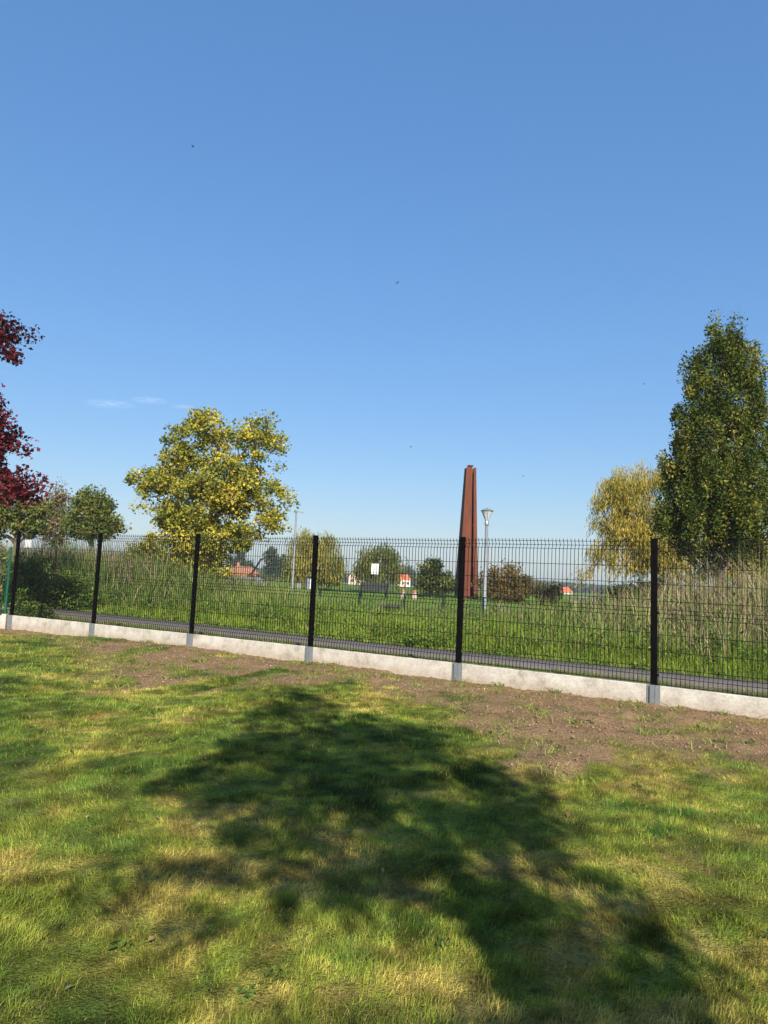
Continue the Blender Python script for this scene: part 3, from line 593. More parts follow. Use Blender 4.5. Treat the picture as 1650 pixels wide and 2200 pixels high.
tree('rounded_tree', 'rounded dense olive green tree left of the yellow maple', 'tree', 42, (194, 1240), (198, 1070), [(198, 1105, 48, 40), (195, 1075, 34, 34), (165, 1125, 32, 28), (235, 1130, 28, 22), (190, 1140, 52, 18), (215, 1100, 30, 34)], 190, 13000, .17, grn, .14, 41, (.3, .3, .24), 'bark_pale', bare=.3)
thin = [(.4, (.12, .125, .045)), (.3, (.20, .165, .08)), (.3, (.27, .19, .12))]
tree('thin_tree', 'thin tree with sparse brownish top beside the rounded green tree', 'tree', 44, (118, 1240), (123, 1055), [(122, 1090, 24, 40), (122, 1062, 16, 22), (115, 1130, 30, 30), (120, 1160, 20, 20), (140, 1110, 14, 30)], 120, 5200, .15, thin, .11, 42, (.3, .3, .3), bare=.15)
tree('spreading_tree', 'low spreading green tree under the dark red tree', 'tree', 36, (36, 1240), (36, 1075), [(30, 1105, 60, 32), (0, 1100, 40, 42), (75, 1100, 30, 30), (-40, 1120, 60, 50), (60, 1135, 40, 16)], 180, 10000, .16, grn, .15, 43, (.32, .32, .2), bare=.3)
bsh = [(.3, (.10, .115, .03)), (.3, (.22, .20, .04)), (.25, (.34, .20, .06)), (.15, (.12, .06, .04))]
tree('autumn_shrub', 'yellow and rust leaved shrub behind the green side fence', 'shrub', 17.5, (-10, 1360), (-8, 1220), [(-12, 1225, 30, 40), (-25, 1280, 34, 40), (5, 1200, 16, 20), (-60, 1240, 50, 60)], 90, 4200, .075, bsh, .04, 44, (.14, .14, .12), bare=.05)
brm = [(.30, (.05, .09, .018)), (.35, (.10, .165, .026)), (.25, (.18, .25, .04)), (.1, (.20, .18, .06))]
tree('bramble_thicket', 'dark green bramble thicket at the far left end of the path', 'shrub', 21, (90, 1325), (88, 1230), [(62, 1265, 40, 50), (120, 1285, 50, 32), (180, 1298, 44, 22), (62, 1225, 34, 28), (150, 1262, 50, 30)], 170, 11000, .085, brm, .03, 45, (.2, .2, .15), bare=.02, up=.8)
tree('low_bramble', 'low dark leafy bramble close behind the leftmost fence panel', 'shrub', 17.3, (60, 1345), (62, 1300), [(58, 1312, 30, 18), (85, 1320, 26, 12), (40, 1290, 14, 26)], 50, 2200, .07, brm, .02, 46, (.12, .12, .1), bare=.02, up=.8)
wil = [(.25, (.18, .175, .035)), (.40, (.34, .28, .045)), (.25, (.48, .37, .06)), (.10, (.46, .33, .13))]
tree('weeping_willow', 'large golden weeping willow behind the tall oak', 'tree', 40, (1480, 1310), (1480, 1020), [(1375, 1035, 70, 34), (1345, 1080, 62, 50), (1480, 1030, 95, 40), (1580, 1060, 80, 50), (1330, 1150, 55, 30), (1300, 1185, 50, 22), (1255, 1225, 26, 12), (1340, 1130, 60, 26), (1400, 1180, 70, 24), (1480, 1150, 130, 50), (1590, 1170, 70, 40), (1290, 1030, 18, 12), (1450, 1215, 80, 26), (1560, 1220, 80, 26), (1640, 1210, 60, 30), (1310, 1060, 34, 34), (1390, 1110, 70, 50), (1340, 1040, 50, 30), (1420, 1195, 60, 24), (1360, 1215, 50, 20)], 420, 0, .17, wil, .22, 51, bark='bark', bare=.2, aspect=.2, strand=(11000, .8, .10), shell=2.4)
ylw = [(.3, (.14, .155, .035)), (.42, (.26, .245, .05)), (.22, (.38, .33, .06)), (.06, (.3, .19, .08))]
tree('willow_tree', 'drooping yellow green willow behind the grey lamp post', 'tree', 62, (668, 1265), (665, 1150), [(655, 1160, 30, 22), (690, 1165, 34, 22), (640, 1200, 28, 30), (700, 1210, 40, 34), (660, 1215, 44, 30), (725, 1215, 18, 22)], 150, 0, .26, ylw, .16, 52, bark='bark_pale', bare=.3, aspect=.22, strand=(1300, 1.5, .12), group='drooping park willows')
tree('willow_tree', 'drooping green willow behind the white notice board', 'tree', 64, (815, 1270), (815, 1178), [(815, 1185, 40, 16), (790, 1205, 26, 22), (838, 1205, 20, 30), (845, 1225, 16, 22), (800, 1225, 34, 20)], 110, 0, .26, [(.45, (.10, .125, .032)), (.4, (.17, .185, .045)), (.15, (.28, .25, .05))], .14, 53, bark='bark', bare=.3, aspect=.22, strand=(900, 1.4, .12), group='drooping park willows')
tree('small_tree', 'small dark green bushy tree left of the rusty pylon', 'tree', 52, (928, 1292), (928, 1212), [(925, 1232, 26, 28), (915, 1255, 26, 26), (950, 1258, 22, 24), (965, 1250, 12, 22), (935, 1215, 14, 14)], 120, 6500, .18, [(.5, (.05, .075, .022)), (.3, (.10, .125, .03)), (.2, (.28, .23, .05))], .08, 54, (.28, .28, .26), bare=.1)
rust = [(.28, (.085, .08, .025)), (.30, (.17, .12, .038)), (.15, (.24, .12, .04)), (.27, (.13, .145, .035))]
tree('rust_shrub', 'wide rust brown and olive shrub right of the lamp post', 'shrub', 50, (1085, 1296), (1085, 1235), [(1065, 1250, 34, 30), (1095, 1245, 36, 32), (1125, 1258, 26, 28), (1035, 1262, 16, 22), (1085, 1278, 56, 14), (1148, 1275, 14, 14)], 170, 9500, .16, rust, .05, 55, (.28, .28, .26), bare=.03)
tree('dark_shrub', 'small dark purple shrub beside the wide rust brown shrub', 'shrub', 46, (1178, 1300), (1178, 1265), [(1165, 1272, 14, 16), (1190, 1274, 14, 14), (1178, 1285, 22, 10)], 60, 2600, .13, [(.5, (.05, .03, .025)), (.3, (.09, .06, .035)), (.2, (.08, .10, .03))], .03, 56, (.2, .2, .16), bare=.03)
tree('willow_sapling', 'yellow green willow sapling in the reeds left of the maple', 'shrub', 33, (318, 1262), (315, 1165), [(320, 1180, 26, 18), (295, 1195, 22, 16), (340, 1200, 22, 18), (270, 1215, 22, 14)], 80, 3600, .15, ylw, .04, 57, (.25, .25, .22), bare=.1)
tree('weed_clump', 'low dark leafy weed clump at the path edge in the middle', 'plant', 14.6, (925, 1394), (925, 1370), [(915, 1380, 36, 9), (955, 1384, 26, 8), (890, 1376, 18, 8)], 60, 2600, .055, brm, .012, 58, (.12, .12, .06), bare=.02, up=.9)
tree('hedge_shrub', 'dark green hedge shrub below the golden weeping willow', 'shrub', 38, (1370, 1310), (1370, 1255), [(1340, 1275, 40, 18), (1400, 1265, 40, 26), (1370, 1285, 50, 16), (1440, 1275, 30, 24)], 120, 5600, .14, [(.6, (.045, .065, .02)), (.3, (.09, .11, .03)), (.1, (.18, .15, .05))], .05, 59, (.26, .26, .2), bare=.03)
pop = [(.6, (.05, .075, .032)), (.4, (.085, .105, .04))]
for px, top, wd, Yp, lb in ((583, 1181, 17, 190, 'tallest dark poplar on the skyline right of the leaning steel beam'), (608, 1197, 9, 200, 'narrow poplar nearest the grey lamp post on the skyline'), (516, 1190, 10, 190, 'poplar behind the brown tiled roof, right of its pair'), (498, 1200, 8, 195, 'shorter poplar behind the brown tiled roof, left of its pair'), (533, 1212, 10, 185, 'low rounded poplar beside the leaning steel beam')):
    tree('poplar_tree', lb, 'tree', Yp, (px, 1250), (px, top), [(px, (top + 1245) / 2, wd, (1245 - top) / 2 + 2), (px, top + 22, wd * .6, 20)], 90, 3000, .6, pop, .3, int(px), (.6, .6, .9), bare=.1, group='poplars on the skyline')
mid = [(.4, (.06, .085, .03)), (.35, (.11, .135, .04)), (.25, (.20, .19, .05))]
for px, py_, rx, ry, Yp, lb_, nm in ((716, 1228, 22, 24, 100, 'dark rounded tree right of the drooping yellow green willow', 'rounded_tree'), (868, 1232, 22, 15, 300, 'pale green tree behind the orange roofed cottage', 'rounded_tree'), (958, 1256, 20, 24, 78, 'yellow green bush at the left foot of the rusty pylon', 'leafy_bush'), (1160, 1272, 18, 14, 95, 'low green bush on the skyline behind the dark purple shrub', 'leafy_bush'), (1200, 1266, 16, 10, 290, 'distant rounded tree left of the far orange roof', 'rounded_tree'), (690, 1252, 34, 10, 85, 'low hedge bush behind the black fence post in the middle', 'leafy_bush'), (630, 1240, 22, 12, 140, 'distant bush behind the foot of the flat headed lamp', 'leafy_bush'), (562, 1246, 24, 7, 170, 'low olive bush right of the brown tiled roof', 'leafy_bush')):
    tree(nm, lb_, 'tree' if nm == 'rounded_tree' else 'shrub', Yp, (px, py_ + ry + 10), (px, py_ - ry * .3), [(px, py_, rx, ry), (px - rx * .45, py_ + ry * .35, rx * .6, ry * .6), (px + rx * .45, py_ + ry * .3, rx * .6, ry * .6)], 110, 3600, .30 * Yp / 100 + .06, mid, .1, int(px + py_), (.32 * Yp / 80,) * 3, bare=.08)
# the tree behind the viewpoint whose shadow lies on the lawn
r = np.random.default_rng(64); b0 = np.array([1.62, -3.0, 0.])
def lb(x, y, z, rx, rz): return (np.array([b0[0] + x, b0[1] + y, z]), np.array([rx, rx, rz]))
tree_w('garden_tree', 'leafy garden tree behind the viewpoint casting its shadow over the lawn', 'tree', b0, np.array([1.66, -2.95, 7.4]),
       [lb(0, 0, 3.55, .55, .4), lb(.1, 0, 4.3, .6, .45), lb(-.3, 0, 4.7, .8, .4), lb(.1, 0, 5.2, .9, .4), lb(.3, 0, 3.6, .4, .35), lb(-.2, .0, 6.0, .9, .4), lb(-.7, 0, 4.4, .55, .3), lb(-1.3, 0, 4.15, .3, .2), lb(-.4, 0, 5.0, .95, .4), lb(-1.35, 0, 5.15, .4, .28), lb(-.1, 0, 5.7, 1.0, .45), lb(-.95, 0, 5.9, .4, .3), lb(-.1, 0, 6.3, .85, .4), lb(-.8, 0, 6.6, .3, .25), lb(-.35, 0, 6.95, .5, .35), lb(-.4, 0, 7.5, .25, .35), lb(.55, 0, 4.9, .4, .4), lb(.45, 0, 3.9, .3, .3), lb(-.85, 0, 3.4, .3, .16), lb(.2, .3, 3.0, .5, .3), lb(.75, 0, 5.5, .35, .3), lb(.65, 0, 4.5, .4, .35), lb(.5, 0, 5.1, .45, .35), lb(.4, 0, 3.75, .5, .4)],
       340, 27000, .060, oakp, .10, r, (.10, .10, .10), bare=.25, shell=2.7)

# fallen leaves and rosettes on the lawn
n_ = 300; y = np.sqrt(rng.uniform(1.8 ** 2, 12 ** 2, n_)); x = rng.uniform(-.6, .6, n_) * y; k = st(x, y)[1] < -.3; x, y = x[k], y[k]; n_ = len(x)
V, F, C = leaf_faces(np.stack([x, y, gz(x, y) + rng.uniform(.012, .03, n_)], -1), np.full(n_, .026), pick([(.4, (.16, .09, .05)), (.25, (.28, .18, .09)), (.08, (.12, .04, .035)), (.1, (.30, .25, .16))], n_, rng), 1.6, .7)
mesh_np('fallen_leaves', V, F, M['leaf'], C, kind='stuff', label='small brown fallen leaves lying on the lawn', category='leaves')
n_ = 80; y = np.sqrt(rng.uniform(1.8 ** 2, 9 ** 2, n_)); x = rng.uniform(-.6, .6, n_) * y; k = np.repeat(np.arange(n_), 9); az = rng.uniform(0, 6.28, len(k)); d_ = rng.uniform(.01, .045, len(k))
X, Y_ = x[k] + np.cos(az) * d_, y[k] + np.sin(az) * d_; V, F, C = leaf_faces(np.stack([X, Y_, gz(X, Y_) + .022], -1), np.full(len(k), .032), np.array([.10, .15, .03]) * rng.uniform(.6, 1.4, (len(k), 1)), 2.0, .55)
mesh_np('lawn_weeds', V, F, M['leaf'], C, kind='stuff', label='small broad leaved weed rosettes in the lawn', category='weeds')

# ------------------------------------------------------------------ rusty steel pylon
c = at(1001, 1288, 54); py = thing('steel_pylon', 'tall tapering rusty steel pylon with a dark vertical slot', 'sculpture', (c[0], c[1], gz(c[0:1], c[1:2])[0] - .02), R(6))
HT = 10.0; wb, wt = .76, .37
def taper(mb, fx0, fx1, fy0, fy1, z0=0., z1=HT, top=None):
    def w_(z): return wb + (wt - wb) * z / HT
    a, b = w_(z0), w_(z1); mb.hexa([(fx0 * a, fy0 * a, z0), (fx1 * a, fy0 * a, z0), (fx1 * a, fy1 * a, z0), (fx0 * a, fy1 * a, z0), (fx0 * b, fy0 * b, z1), (fx1 * b, fy0 * b, z1), (fx1 * b, fy1 * b, z1), (fx0 * b, fy1 * b, z1)]); return mb
m_ = MB(); taper(m_, -1, .22, -1, -.80); m_.build('front_plate', M['corten'], py)
m_ = MB(); taper(m_, -1, -.86, -.795, .795, 0, HT - .08); m_.build('side_plate', M['corten'], py)
m_ = MB(); taper(m_, .50, 1, -1, -.80, 0, HT - .02); m_.build('narrow_front_plate', M['corten'], py)
m_ = MB(); taper(m_, .86, 1, -.795, .795, 0, HT - .08); m_.build('side_plate', M['corten'], py)
m_ = MB(); taper(m_, -1, 1, .80, 1); m_.build('back_plate', M['corten'], py)
m_ = MB(); taper(m_, -.85, .85, .5, .79, .05, HT - .35); m_.build('inner_core', M['dark_corten_and_shade'], py)  # shade of the slot is put into the core's near-black colour
m_ = MB(); taper(m_, .10, .14, -.79, .49, .05, HT - .3); m_.build('inner_web', M['dark_corten_and_shade'], py); m_ = MB(); taper(m_, .70, .74, -.79, .49, .05, HT - .3); m_.build('inner_web', M['dark_corten_and_shade'], py)
m_ = MB().box(-.13, .13, -.13, .13, HT - .34, HT + .12); m_.box(-.2, .2, -.2, .2, HT + .121, HT + .2); m_.build('cap', M['corten'], py)
for k in range(9):
    z = .35 + k * .16; f = wb + (wt - wb) * z / HT
    m_ = MB().box(-.93 * f, -.52 * f, -f - .035, -f - .004 + .012, z, z + .05); m_.build('rung', M['dark_corten_and_shade'], py)
for z in (1.0, 2.5, 4.0, 5.5):
    f = wb + (wt - wb) * z / HT; m_ = MB().box(.33 * f, .55 * f, -.99 * f, -.7 * f, z, z + .12); m_.build('slot_bracket', M['dark_corten_and_shade'], py)

# ------------------------------------------------------------------ lamps
c = at(1040, 1309, 36); lp = thing('park_lamp', 'grey park lamp post with an inverted cone glass head', 'street lamp', (c[0], c[1], 0))
MB().lathe([(.16, -.05), (.16, .02), (.125, .03), (.115, .6), (.10, .62), (.075, 4.1), (.07, 4.2)], 16).build('pole', M['pole_grey'], lp, smooth=True)
MB().lathe([(.10, 4.2), (.11, 4.24), (.11, 4.36), (.085, 4.40), (.085, 4.46)], 16).build('collar', M['galv'], lp, smooth=True)
gmat, n, b, L = new_mat('lamp_glass'); b.inputs['Base Color'].default_value = (.80, .84, .86, 1); b.inputs['Roughness'].default_value = .12; b.inputs['Transmission Weight'].default_value = .55; b.inputs['IOR'].default_value = 1.3
nz_ = node(n, 'ShaderNodeTexNoise'); nz_.inputs['Scale'].default_value = 6; rp_ = ramp(n, [(.3, (.72, .76, .78)), (.7, (.85, .88, .9))]); L.new(nz_.outputs[0], rp_.inputs[0]); L.new(rp_.outputs[0], b.inputs['Base Color'])
MB().lathe([(.09, 4.47), (.29, 4.92), (.285, 4.925), (.08, 4.48)], 20).build('glass_cone', gmat, lp, smooth=True)
MB().lathe([(.325, 4.93), (.335, 4.95), (.20, 5.03), (.08, 5.06), (.05, 5.10)], 20).build('lamp_cap', M['pole_grey'], lp, smooth=True)
for k in range(3):
    a = 2.1 * k + .5; MB().bar((.09 * math.cos(a), .09 * math.sin(a), 4.47), (.305 * math.cos(a), .305 * math.sin(a), 4.94), .02).build('cage_rib', M['pole_grey'], lp)
c = at(627, 1274, 50); lp = thing('flat_head_lamp', 'slim grey lamp post with a flat head beside the maple', 'street lamp', (c[0], c[1], 0), R(-8))
MB().lathe([(.10, -.05), (.10, .7), (.085, .72), (.062, 5.65), (.05, 5.72)], 14).build('pole', M['pole_grey'], lp, smooth=True)
MB().hexa([(-.08, -.09, 5.66), (.52, -.10, 5.60), (.52, .10, 5.60), (-.08, .09, 5.66), (-.08, -.07, 5.78), (.50, -.09, 5.64), (.50, .09, 5.64), (-.08, .07, 5.78)]).build('lamp_head', M['pole_grey'], lp, bevel=.01)
MB().box(.15, .48, -.07, .07, 5.582, 5.596).build('diffuser', M['white_sign'], lp)
c = at(136, 1240, 60); lp = thing('far_lamp', 'thin blue grey pole seen between the thin and the rounded tree', 'street lamp', (c[0], c[1], 0))
MB().lathe([(.09, -.05), (.085, .7), (.05, 5.2)], 10).build('pole', M['pole_grey'], lp, smooth=True)
MB().box(-.05, .35, -.06, .06, 5.2, 5.28).build('lamp_head', M['pole_grey'], lp)

# ------------------------------------------------------------------ bench, board, rail, small things in the park
c = at(803, 1288, 45); bn = thing('park_bench', 'grey slatted park bench with dark green legs beyond the reeds', 'bench', (c[0], c[1], gz(c[0:1], c[1:2])[0]), R(8))
for k in range(5): MB().box(-.92, .92, -.06 - .025 * k, -.035 - .025 * k, .50 + .09 * k, .586 + .09 * k).build('back_slat', M['wood_grey'], bn, bevel=.006)
for k in range(4): MB().box(-.92, .92, .02 + .10 * k, .10 + .10 * k, .42, .45).build('seat_slat', M['wood_grey'], bn, bevel=.006)
for sx in (-.8, .8):
    m_ = MB().bar((sx, -.20, .96), (sx, .0, .42), .06); m_.bar((sx, .0, .40), (sx, -.14, -.02), .06); m_.bar((sx, .40, .42), (sx, .46, -.02), .06); m_.bar((sx, -.02, .395), (sx, .44, .395), .055)
    m_.build('leg', M['dark_green'], bn)
    m_ = MB().bar((sx, -.1, .66), (sx, .40, .66), .06, .04); m_.bar((sx, .38, .64), (sx, .40, .45), .05); m_.build('armrest', M['dark_green'], bn)
c = at(803, 1275, 48); sg = thing('notice_board', 'white notice board on a post behind the park bench', 'sign', (c[0], c[1], 0), R(4))
MB().box(-.04, .04, -.04, .04, -.05, 2.1).build('post', M['wood_grey'], sg)
MB().box(-.24, .24, -.075, -.045, 1.52, 2.22).build('panel', M['white_sign'], sg, bevel=.006)
c = at(54, 1250, 30); sg = thing('square_sign', 'small square white sign beside the leftmost black post', 'sign', (c[0], c[1], 0), R(-10))
MB().box(-.025, .025, -.025, .025, -.05, 2.2).build('post', M['pole_grey'], sg); MB().box(-.16, .16, -.05, -.028, 1.93, 2.26).build('panel', M['white_sign'], sg, bevel=.004)
c = at(850, 1314, 28); rl = thing('low_rail', 'low dark green rail with posts in front of the park bench', 'railing', (c[0], c[1], 0), R(-3))
for k, xx in enumerate((-3.0, -1.45, .32, 1.85, 3.4)): MB().lathe([(.04, -.1), (.04, .70), (.03, .72)], 10).build('rail_post', M['dark_green'], rl, smooth=True).location = (xx, 0, 0)
MB().bar((-3.1, 0, .74), (3.5, 0, .74), .06, .05).build('top_rail', M['dark_green'], rl)
c = at(840, 1318, 27); hw = thing('drain_headwall', 'small dark concrete drain headwall below the rail', 'drain', (c[0], c[1], 0), R(-4))
MB().box(-.48, .48, -.25, .25, .26, .34).build('slab', M['wood_grey'], hw, bevel=.01); MB().box(-.46, -.30, -.22, .22, -.05, .256).build('side_wall', M['wood_grey'], hw); MB().box(.30, .46, -.22, .22, -.05, .256).build('side_wall', M['wood_grey'], hw); MB().box(-.296, .296, .12, .2, -.05, .256).build('back_wall', M['slate'], hw)
for px, lab in ((866, 'squat pink stone bollard nearer the orange roofed house'), (890, 'squat pink stone bollard nearer the small bushy tree')):
    c = at(px, 1286, 47); b_ = thing('stone_bollard', lab, 'bollard', (c[0], c[1], gz(c[0:1], c[1:2])[0]), 0, 'stone bollards on the park grass')
    MB().lathe([(.17, -.03), (.16, .35), (.13, .42)], 10).build('shaft', M['pink_stone'], b_, smooth=True); MB().lathe([(.14, .421), (.15, .5), (.10, .58), (.03, .62)], 10).build('head', M['tile_brown'], b_, smooth=True)
c = at(664, 1268, 60); cb = thing('utility_cabinet', 'pale grey utility cabinet partly hidden by a black fence post', 'cabinet', (c[0], c[1], 0), R(20))
MB().box(-.30, .30, -.2, .2, -.02, .95).build('body', M['pole_grey'], cb, bevel=.02); MB().box(-.01, .27, -.215, -.202, .08, .88).build('door', M['white_sign'], cb); MB().box(-.33, .33, -.23, .23, .951, .99).build('lid', M['slate'], cb)
c = at(641, 1268, 60); cb = thing('meter_box', 'small whitish box near the foot of the flat headed lamp', 'box', (c[0], c[1], 0), R(10))
MB().box(-.2, .2, -.12, .12, -.02, .5).build('body', M['pole_grey'], cb, bevel=.02); MB().box(-.22, .22, -.14, .14, .501, .54).build('lid', M['pole_grey'], cb)
# leaning steel beam
c = at(538, 1242, 95); bm = thing('leaning_beam', 'dark rusty steel beam leaning skyward above the grey roof', 'sculpture', (c[0], c[1], gz(c[0:1], c[1:2])[0]), 0)
e = at(562, 1200, 95) - np.array(bm.location); z0 = max(0.3, (at(538, 1236, 95) - np.array(bm.location))[2])
MB().bar((0, 0, z0), tuple(e), .22, .22).build('beam', M['dark_corten_and_shade'], bm); MB().bar((-.3, 0, 0), (.05, 0, z0 + .25), .2).build('stand', M['dark_corten_and_shade'], bm); MB().bar((.95, 0, 0), (.05, 0, z0 + .2), .14).build('prop', M['dark_corten_and_shade'], bm); MB().box(-.45, .2, -.2, .2, z0 - .25, z0 + .1).build('pivot_block', M['corten'], bm)
# low shelter
c = at(510, 1268, 66); sh = thing('low_shelter', 'low shelter with a long grey sloping roof above the reeds', 'shelter', (c[0], c[1], gz(c[0:1], c[1:2])[0]), R(6))
q0 = [at(p, y_, 66 + d) - np.array(sh.location) for p, y_, d in ((467, 1259, 0), (575, 1263, 0), (565, 1241, 3.0), (497, 1239, 3.0))]
a, b_, c2, d_ = q0
MB().hexa([tuple(v - np.array([0, 0, .12])) for v in q0] + [tuple(v) for v in q0]).build('roof', M['grey_sheet'], sh)
MB().box(a[0] + .5, b_[0] - .5, .25, 2.6, -.1, a[2] - .10).build('wall', M['wood_grey'], sh)
for k in range(4): xx = a[0] + .1 + (b_[0] - a[0] - .2) * k / 3; MB().box(xx - .05, xx + .05, .05, .15, -.1, a[2] - .12).build('roof_post', M['dark_green'], sh)

# ------------------------------------------------------------------ far houses
def house(name, label, px0, px1, ybase, yeave, yridge, Y, wall, roof, dep, rz=0, hip=.0, wins=3, chim=None, gable_front=False, cm='brick', group=None):
    c = at((px0 + px1) / 2, ybase, Y); sc = Y / FPX; W = (px1 - px0) * sc; hw_ = (ybase - yeave) * sc; hr = (yeave - yridge) * sc; z0 = gz(c[0:1], c[1:2])[0]; lift = c[2] - z0
    h = thing(name, label, 'house', (c[0], c[1], z0), rz, group); H_ = hw_ + lift
    MB().box(-W / 2, W / 2, 0, dep, -.3, H_).build('wall', M[wall], h); o = .25; T = H_ + hr
    if gable_front:
        MB().poly([(-W / 2, .01, H_), (W / 2, .01, H_), (0, .01, T), (-W / 2, dep - .01, H_), (W / 2, dep - .01, H_), (0, dep - .01, T)], [(0, 1, 2), (5, 4, 3), (0, 3, 4, 1)]).build('gable', M[wall], h)
        for s_ in (-1, 1):
            MB().hexa([(s_ * (W / 2 + o), -o, H_ - .2), (s_ * (W / 2 + o), dep + o, H_ - .2), (0, dep + o, T + .05), (0, -o, T + .05), (s_ * (W / 2 + o), -o, H_ - .05), (s_ * (W / 2 + o), dep + o, H_ - .05), (0, dep + o, T + .22), (0, -o, T + .22)]).build('roof', M[roof], h)
    else:
        i_ = hip * W
        rf = MB().poly([(-W / 2 - o, -o, H_), (W / 2 + o, -o, H_), (W / 2 + o, dep + o, H_), (-W / 2 - o, dep + o, H_), (-W / 2 + i_, dep / 2, T), (W / 2 - i_, dep / 2, T)], [(0, 1, 5, 4), (2, 3, 4, 5), (1, 2, 5), (3, 0, 4), (3, 2, 1, 0)]).build('roof', M[roof], h)
        if chim is not None: MB().box(chim - .3, chim + .3, dep / 2 - .3, dep / 2 + .3, T - .6, T + .8).build('chimney', M[cm], rf)
    if gable_front and chim is not None: MB().box(chim - .35, chim + .35, dep * .3, dep * .3 + .7, T - .8, T + .7).build('chimney', M[cm], h)
    for k in range(wins):
        xx = -W / 2 + W * (k + .5) / wins; ww = min(.55, W / wins * .28); zb = H_ * .35; zt = H_ * .72
        wd = MB().box(xx - ww, xx + ww, -.03, .05, zb, zt).build('window', M['glass_dark'], h); MB().box(xx - ww - .08, xx + ww + .08, -.10, -.032, zb - .12, zb - .01).build('sill', M['plaster_white'], wd)
    MB().box(W * .12 - .45, W * .12 + .45, -.035, .05, 0, min(2.0, H_ * .8)).build('door', M['tile_brown'], h) if wins > 2 else None
    return h
house('cottage', 'cream cottage with a bright orange tiled roof beyond the park grass', 851, 881, 1262, 1246, 1234, 260, 'plaster', 'tile', 5, R(6), .12, 3)
house('gabled_house', 'pale pink gabled house with a red chimney behind the willows', 748, 766, 1262, 1240, 1229, 250, 'pink_brick', 'tile_brown', 7, R(-8), gable_front=True, wins=1, chim=1.2)
house('white_house', 'white house with a dark slate roof beside the gabled house', 767, 784, 1262, 1246, 1239, 255, 'plaster_white', 'slate', 5, R(4), .0, 2)
house('brick_house', 'brick house with a brown tiled roof left of the leaning beam', 488, 551, 1243, 1232, 1217, 150, 'brick', 'tile_brown', 6, R(5), .22, 4, chim=-1.2)
house('far_house', 'far small house with an orange roof left of the golden willow', 1212, 1230, 1285, 1273, 1262, 240, 'plaster_white', 'tile', 5, R(10), .1, 2)
c = at(1262, 1306, 44); wl = thing('garden_wall', 'low pale concrete wall below the golden willow', 'wall', (c[0], c[1], 0), R(-6))
for k in range(4): MB().box(-1.1 + .55 * k, -1.1 + .55 * k + .54, 0, .12, -.05, .62 + .01 * (k % 2)).build('wall_slab', M['concrete'], wl)
MB().box(-1.13, 1.13, -.02, .14, .631, .68).build('coping', M['plaster_white'], wl)

# ------------------------------------------------------------------ distant woods on the skyline
r = np.random.default_rng(5); P = []
for Yd, n_, hgt in ((420, 500, 5.5), (520, 500, 7.0)):
    xs = r.uniform(-.75, .75, n_) * Yd; hh = hgt * (.5 + .8 * fbm(xs * .02, xs * 0, 300)); z0 = float(gz(np.array([0.]), np.array([float(Yd)]))[0])
    k = np.repeat(np.arange(n_), 34); g = r.normal(0, 1, (len(k), 3)); P.append(np.stack([xs[k] + g[:, 0] * 2.5, Yd + g[:, 1] * 4, z0 + hh[k] * r.random(len(k)) ** .8], -1))
P = np.concatenate(P); V, F, C = leaf_faces(P, np.full(len(P), 2.1), pick([(.6, (.05, .07, .03)), (.3, (.08, .095, .035)), (.1, (.15, .12, .05))], len(P), r), .3, .8, r=r)
mesh_np('distant_woods', V, F, M['leaf'], C, kind='stuff', label='distant strip of woods along the horizon', category='woods')

# ------------------------------------------------------------------ birds
for px, py_, Yb, sz, rz, lab in ((414, 314, 60, .24, .4, 'tiny dark bird highest in the blue sky at upper left'), (853, 608, 55, .34, 2.6, 'largest dark bird in the middle of the sky'), (1383, 825, 70, .2, 1.0, 'tiny bird left of the tall oak top'), (883, 960, 70, .2, .2, 'tiny bird up and left of the rusty pylon'), (1124, 1023, 70, .2, 1.4, 'tiny bird above and right of the lamp head')):
    c = at(px, py_, Yb); b_ = thing('bird', lab, 'bird', c, rz, 'birds crossing the sky')
    MB().lathe([(.01, -.5), (.09, -.25), (.13, 0), (.10, .28), (.06, .40), (.02, .52)], 8).build('body', M['bird'], b_, smooth=True)
    MB().poly([(-.12, 0, -.5), (.12, 0, -.5), (.06, 0, -.78), (-.06, 0, -.78), (-.12, .03, -.5), (.12, .03, -.5), (.06, .03, -.78), (-.06, .03, -.78)], [(0, 1, 2, 3), (7, 6, 5, 4), (0, 4, 5, 1), (1, 5, 6, 2), (2, 6, 7, 3), (3, 7, 4, 0)]).build('tail', M['bird'], b_)
    for s_ in (-1, 1):
        MB().hexa([(s_ * .08, 0, -.2), (s_ * .55, .20, -.12), (s_ * .55, .20, .18), (s_ * .08, 0, .22), (s_ * .08, .03, -.2), (s_ * .55, .22, -.12), (s_ * .55, .22, .18), (s_ * .08, .03, .22)]).build('wing', M['bird'], b_)
    b_.scale = (sz, sz, sz); b_.rotation_euler = (R(70), .3, rz)

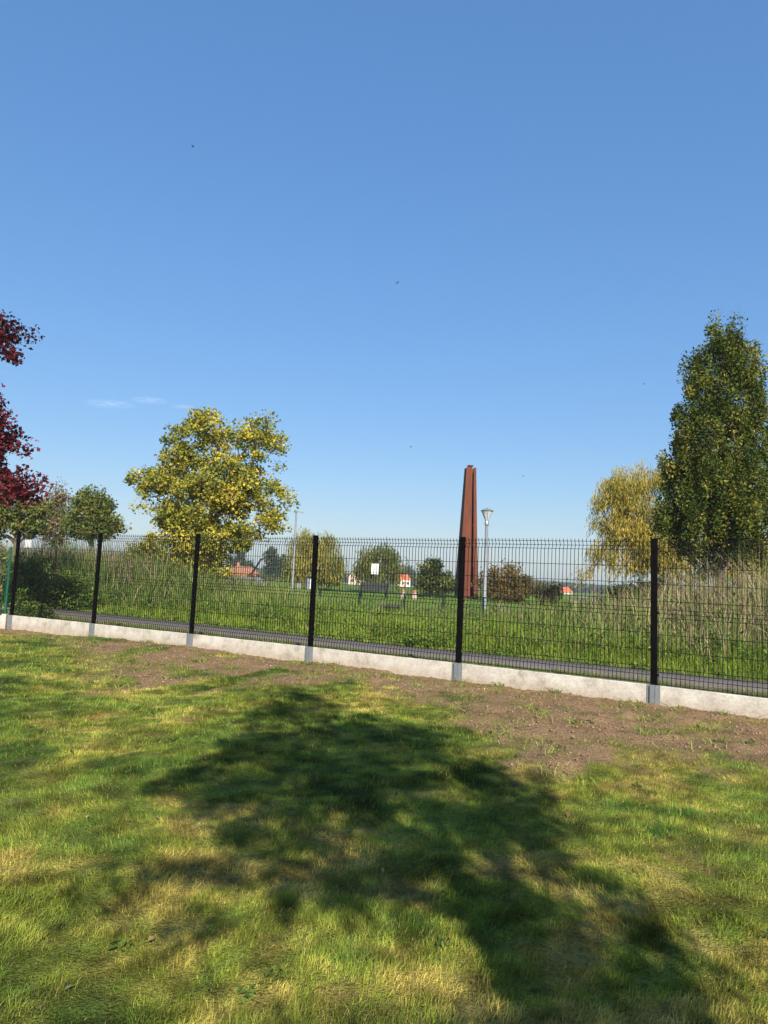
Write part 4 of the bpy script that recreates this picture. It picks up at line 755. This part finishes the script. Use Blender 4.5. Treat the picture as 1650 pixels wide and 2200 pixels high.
# ------------------------------------------------------------------ thin cirrus wisps, 1200 m up
cm, n, b, L = new_mat('cirrus'); tc = node(n, 'ShaderNodeTexCoord')
mp = node(n, 'ShaderNodeMapping'); mp.inputs['Scale'].default_value = (1.3, 5, 1); L.new(tc.outputs['Object'], mp.inputs[0])
nz = node(n, 'ShaderNodeTexNoise'); nz.inputs['Scale'].default_value = 1.6; nz.inputs['Detail'].default_value = 6; L.new(mp.outputs[0], nz.inputs[0])
ln = node(n, 'ShaderNodeVectorMath', operation='LENGTH'); L.new(tc.outputs['Object'], ln.inputs[0])
fo_ = node(n, 'ShaderNodeMapRange'); fo_.inputs[1].default_value = 1.0; fo_.inputs[2].default_value = .15; fo_.inputs[3].default_value = 0; fo_.inputs[4].default_value = 1; L.new(ln.outputs['Value'], fo_.inputs[0])
rp = ramp(n, [(.42, (0, 0, 0)), (.72, (.30, .30, .30))]); L.new(nz.outputs[0], rp.inputs[0])
mu = node(n, 'ShaderNodeMath', operation='MULTIPLY'); L.new(rp.outputs[0], mu.inputs[0]); L.new(fo_.outputs[0], mu.inputs[1])
b.inputs['Base Color'].default_value = (.9, .9, .9, 1); b.inputs['Roughness'].default_value = 1; L.new(mu.outputs[0], b.inputs['Alpha'])
tr = node(n, 'ShaderNodeBsdfTranslucent'); tr.inputs[0].default_value = (.95, .95, .95, 1); tp_ = node(n, 'ShaderNodeBsdfTransparent'); ms = node(n, 'ShaderNodeMixShader')
L.new(mu.outputs[0], ms.inputs[0]); L.new(tp_.outputs[0], ms.inputs[1]); L.new(tr.outputs[0], ms.inputs[2]); L.new(ms.outputs[0], n.nodes['Material Output'].inputs['Surface'])
for px, py_, lx, lab in ((235, 868, 62, 'faint white cirrus wisp nearest the red tree'), (320, 860, 48, 'faint white cirrus wisp in the middle of the three'), (395, 874, 30, 'faint small cirrus wisp above the maple')):
    d = ray(px, py_); c = EYE + d * (1200 / d[2]); sc_ = lx * c[1] / FPX
    m_ = MB(); nn_ = 28; m_.v.append((0, 0, 0.02)); 
    for k in range(nn_): a = 2 * math.pi * k / nn_; m_.v.append((math.cos(a), math.sin(a), .03 * math.sin(3 * a)))
    for k in range(nn_): m_.f.append((0, 1 + k, 1 + (k + 1) % nn_))
    o = m_.build('cirrus_cloud', cm); o.location = [float(v) for v in c]; o.scale = (sc_, sc_ * .75, 20); o.rotation_euler = (0, 0, R(-20)); o['kind'] = 'structure'; o['label'] = lab; o['category'] = 'cloud'

# ------------------------------------------------------------------ haze
hz, n, b, L = new_mat('haze_air'); n.nodes.remove(b); pv = node(n, 'ShaderNodeVolumePrincipled'); pv.inputs['Color'].default_value = (.80, .88, .97, 1); pv.inputs['Density'].default_value = .0004; pv.inputs['Anisotropy'].default_value = .0
L.new(pv.outputs[0], n.nodes['Material Output'].inputs['Volume'])
MB().box(-620, 620, -40, 640, -8, 24).build('haze', hz, kind='stuff', label='pale even haze over the whole park', category='haze')
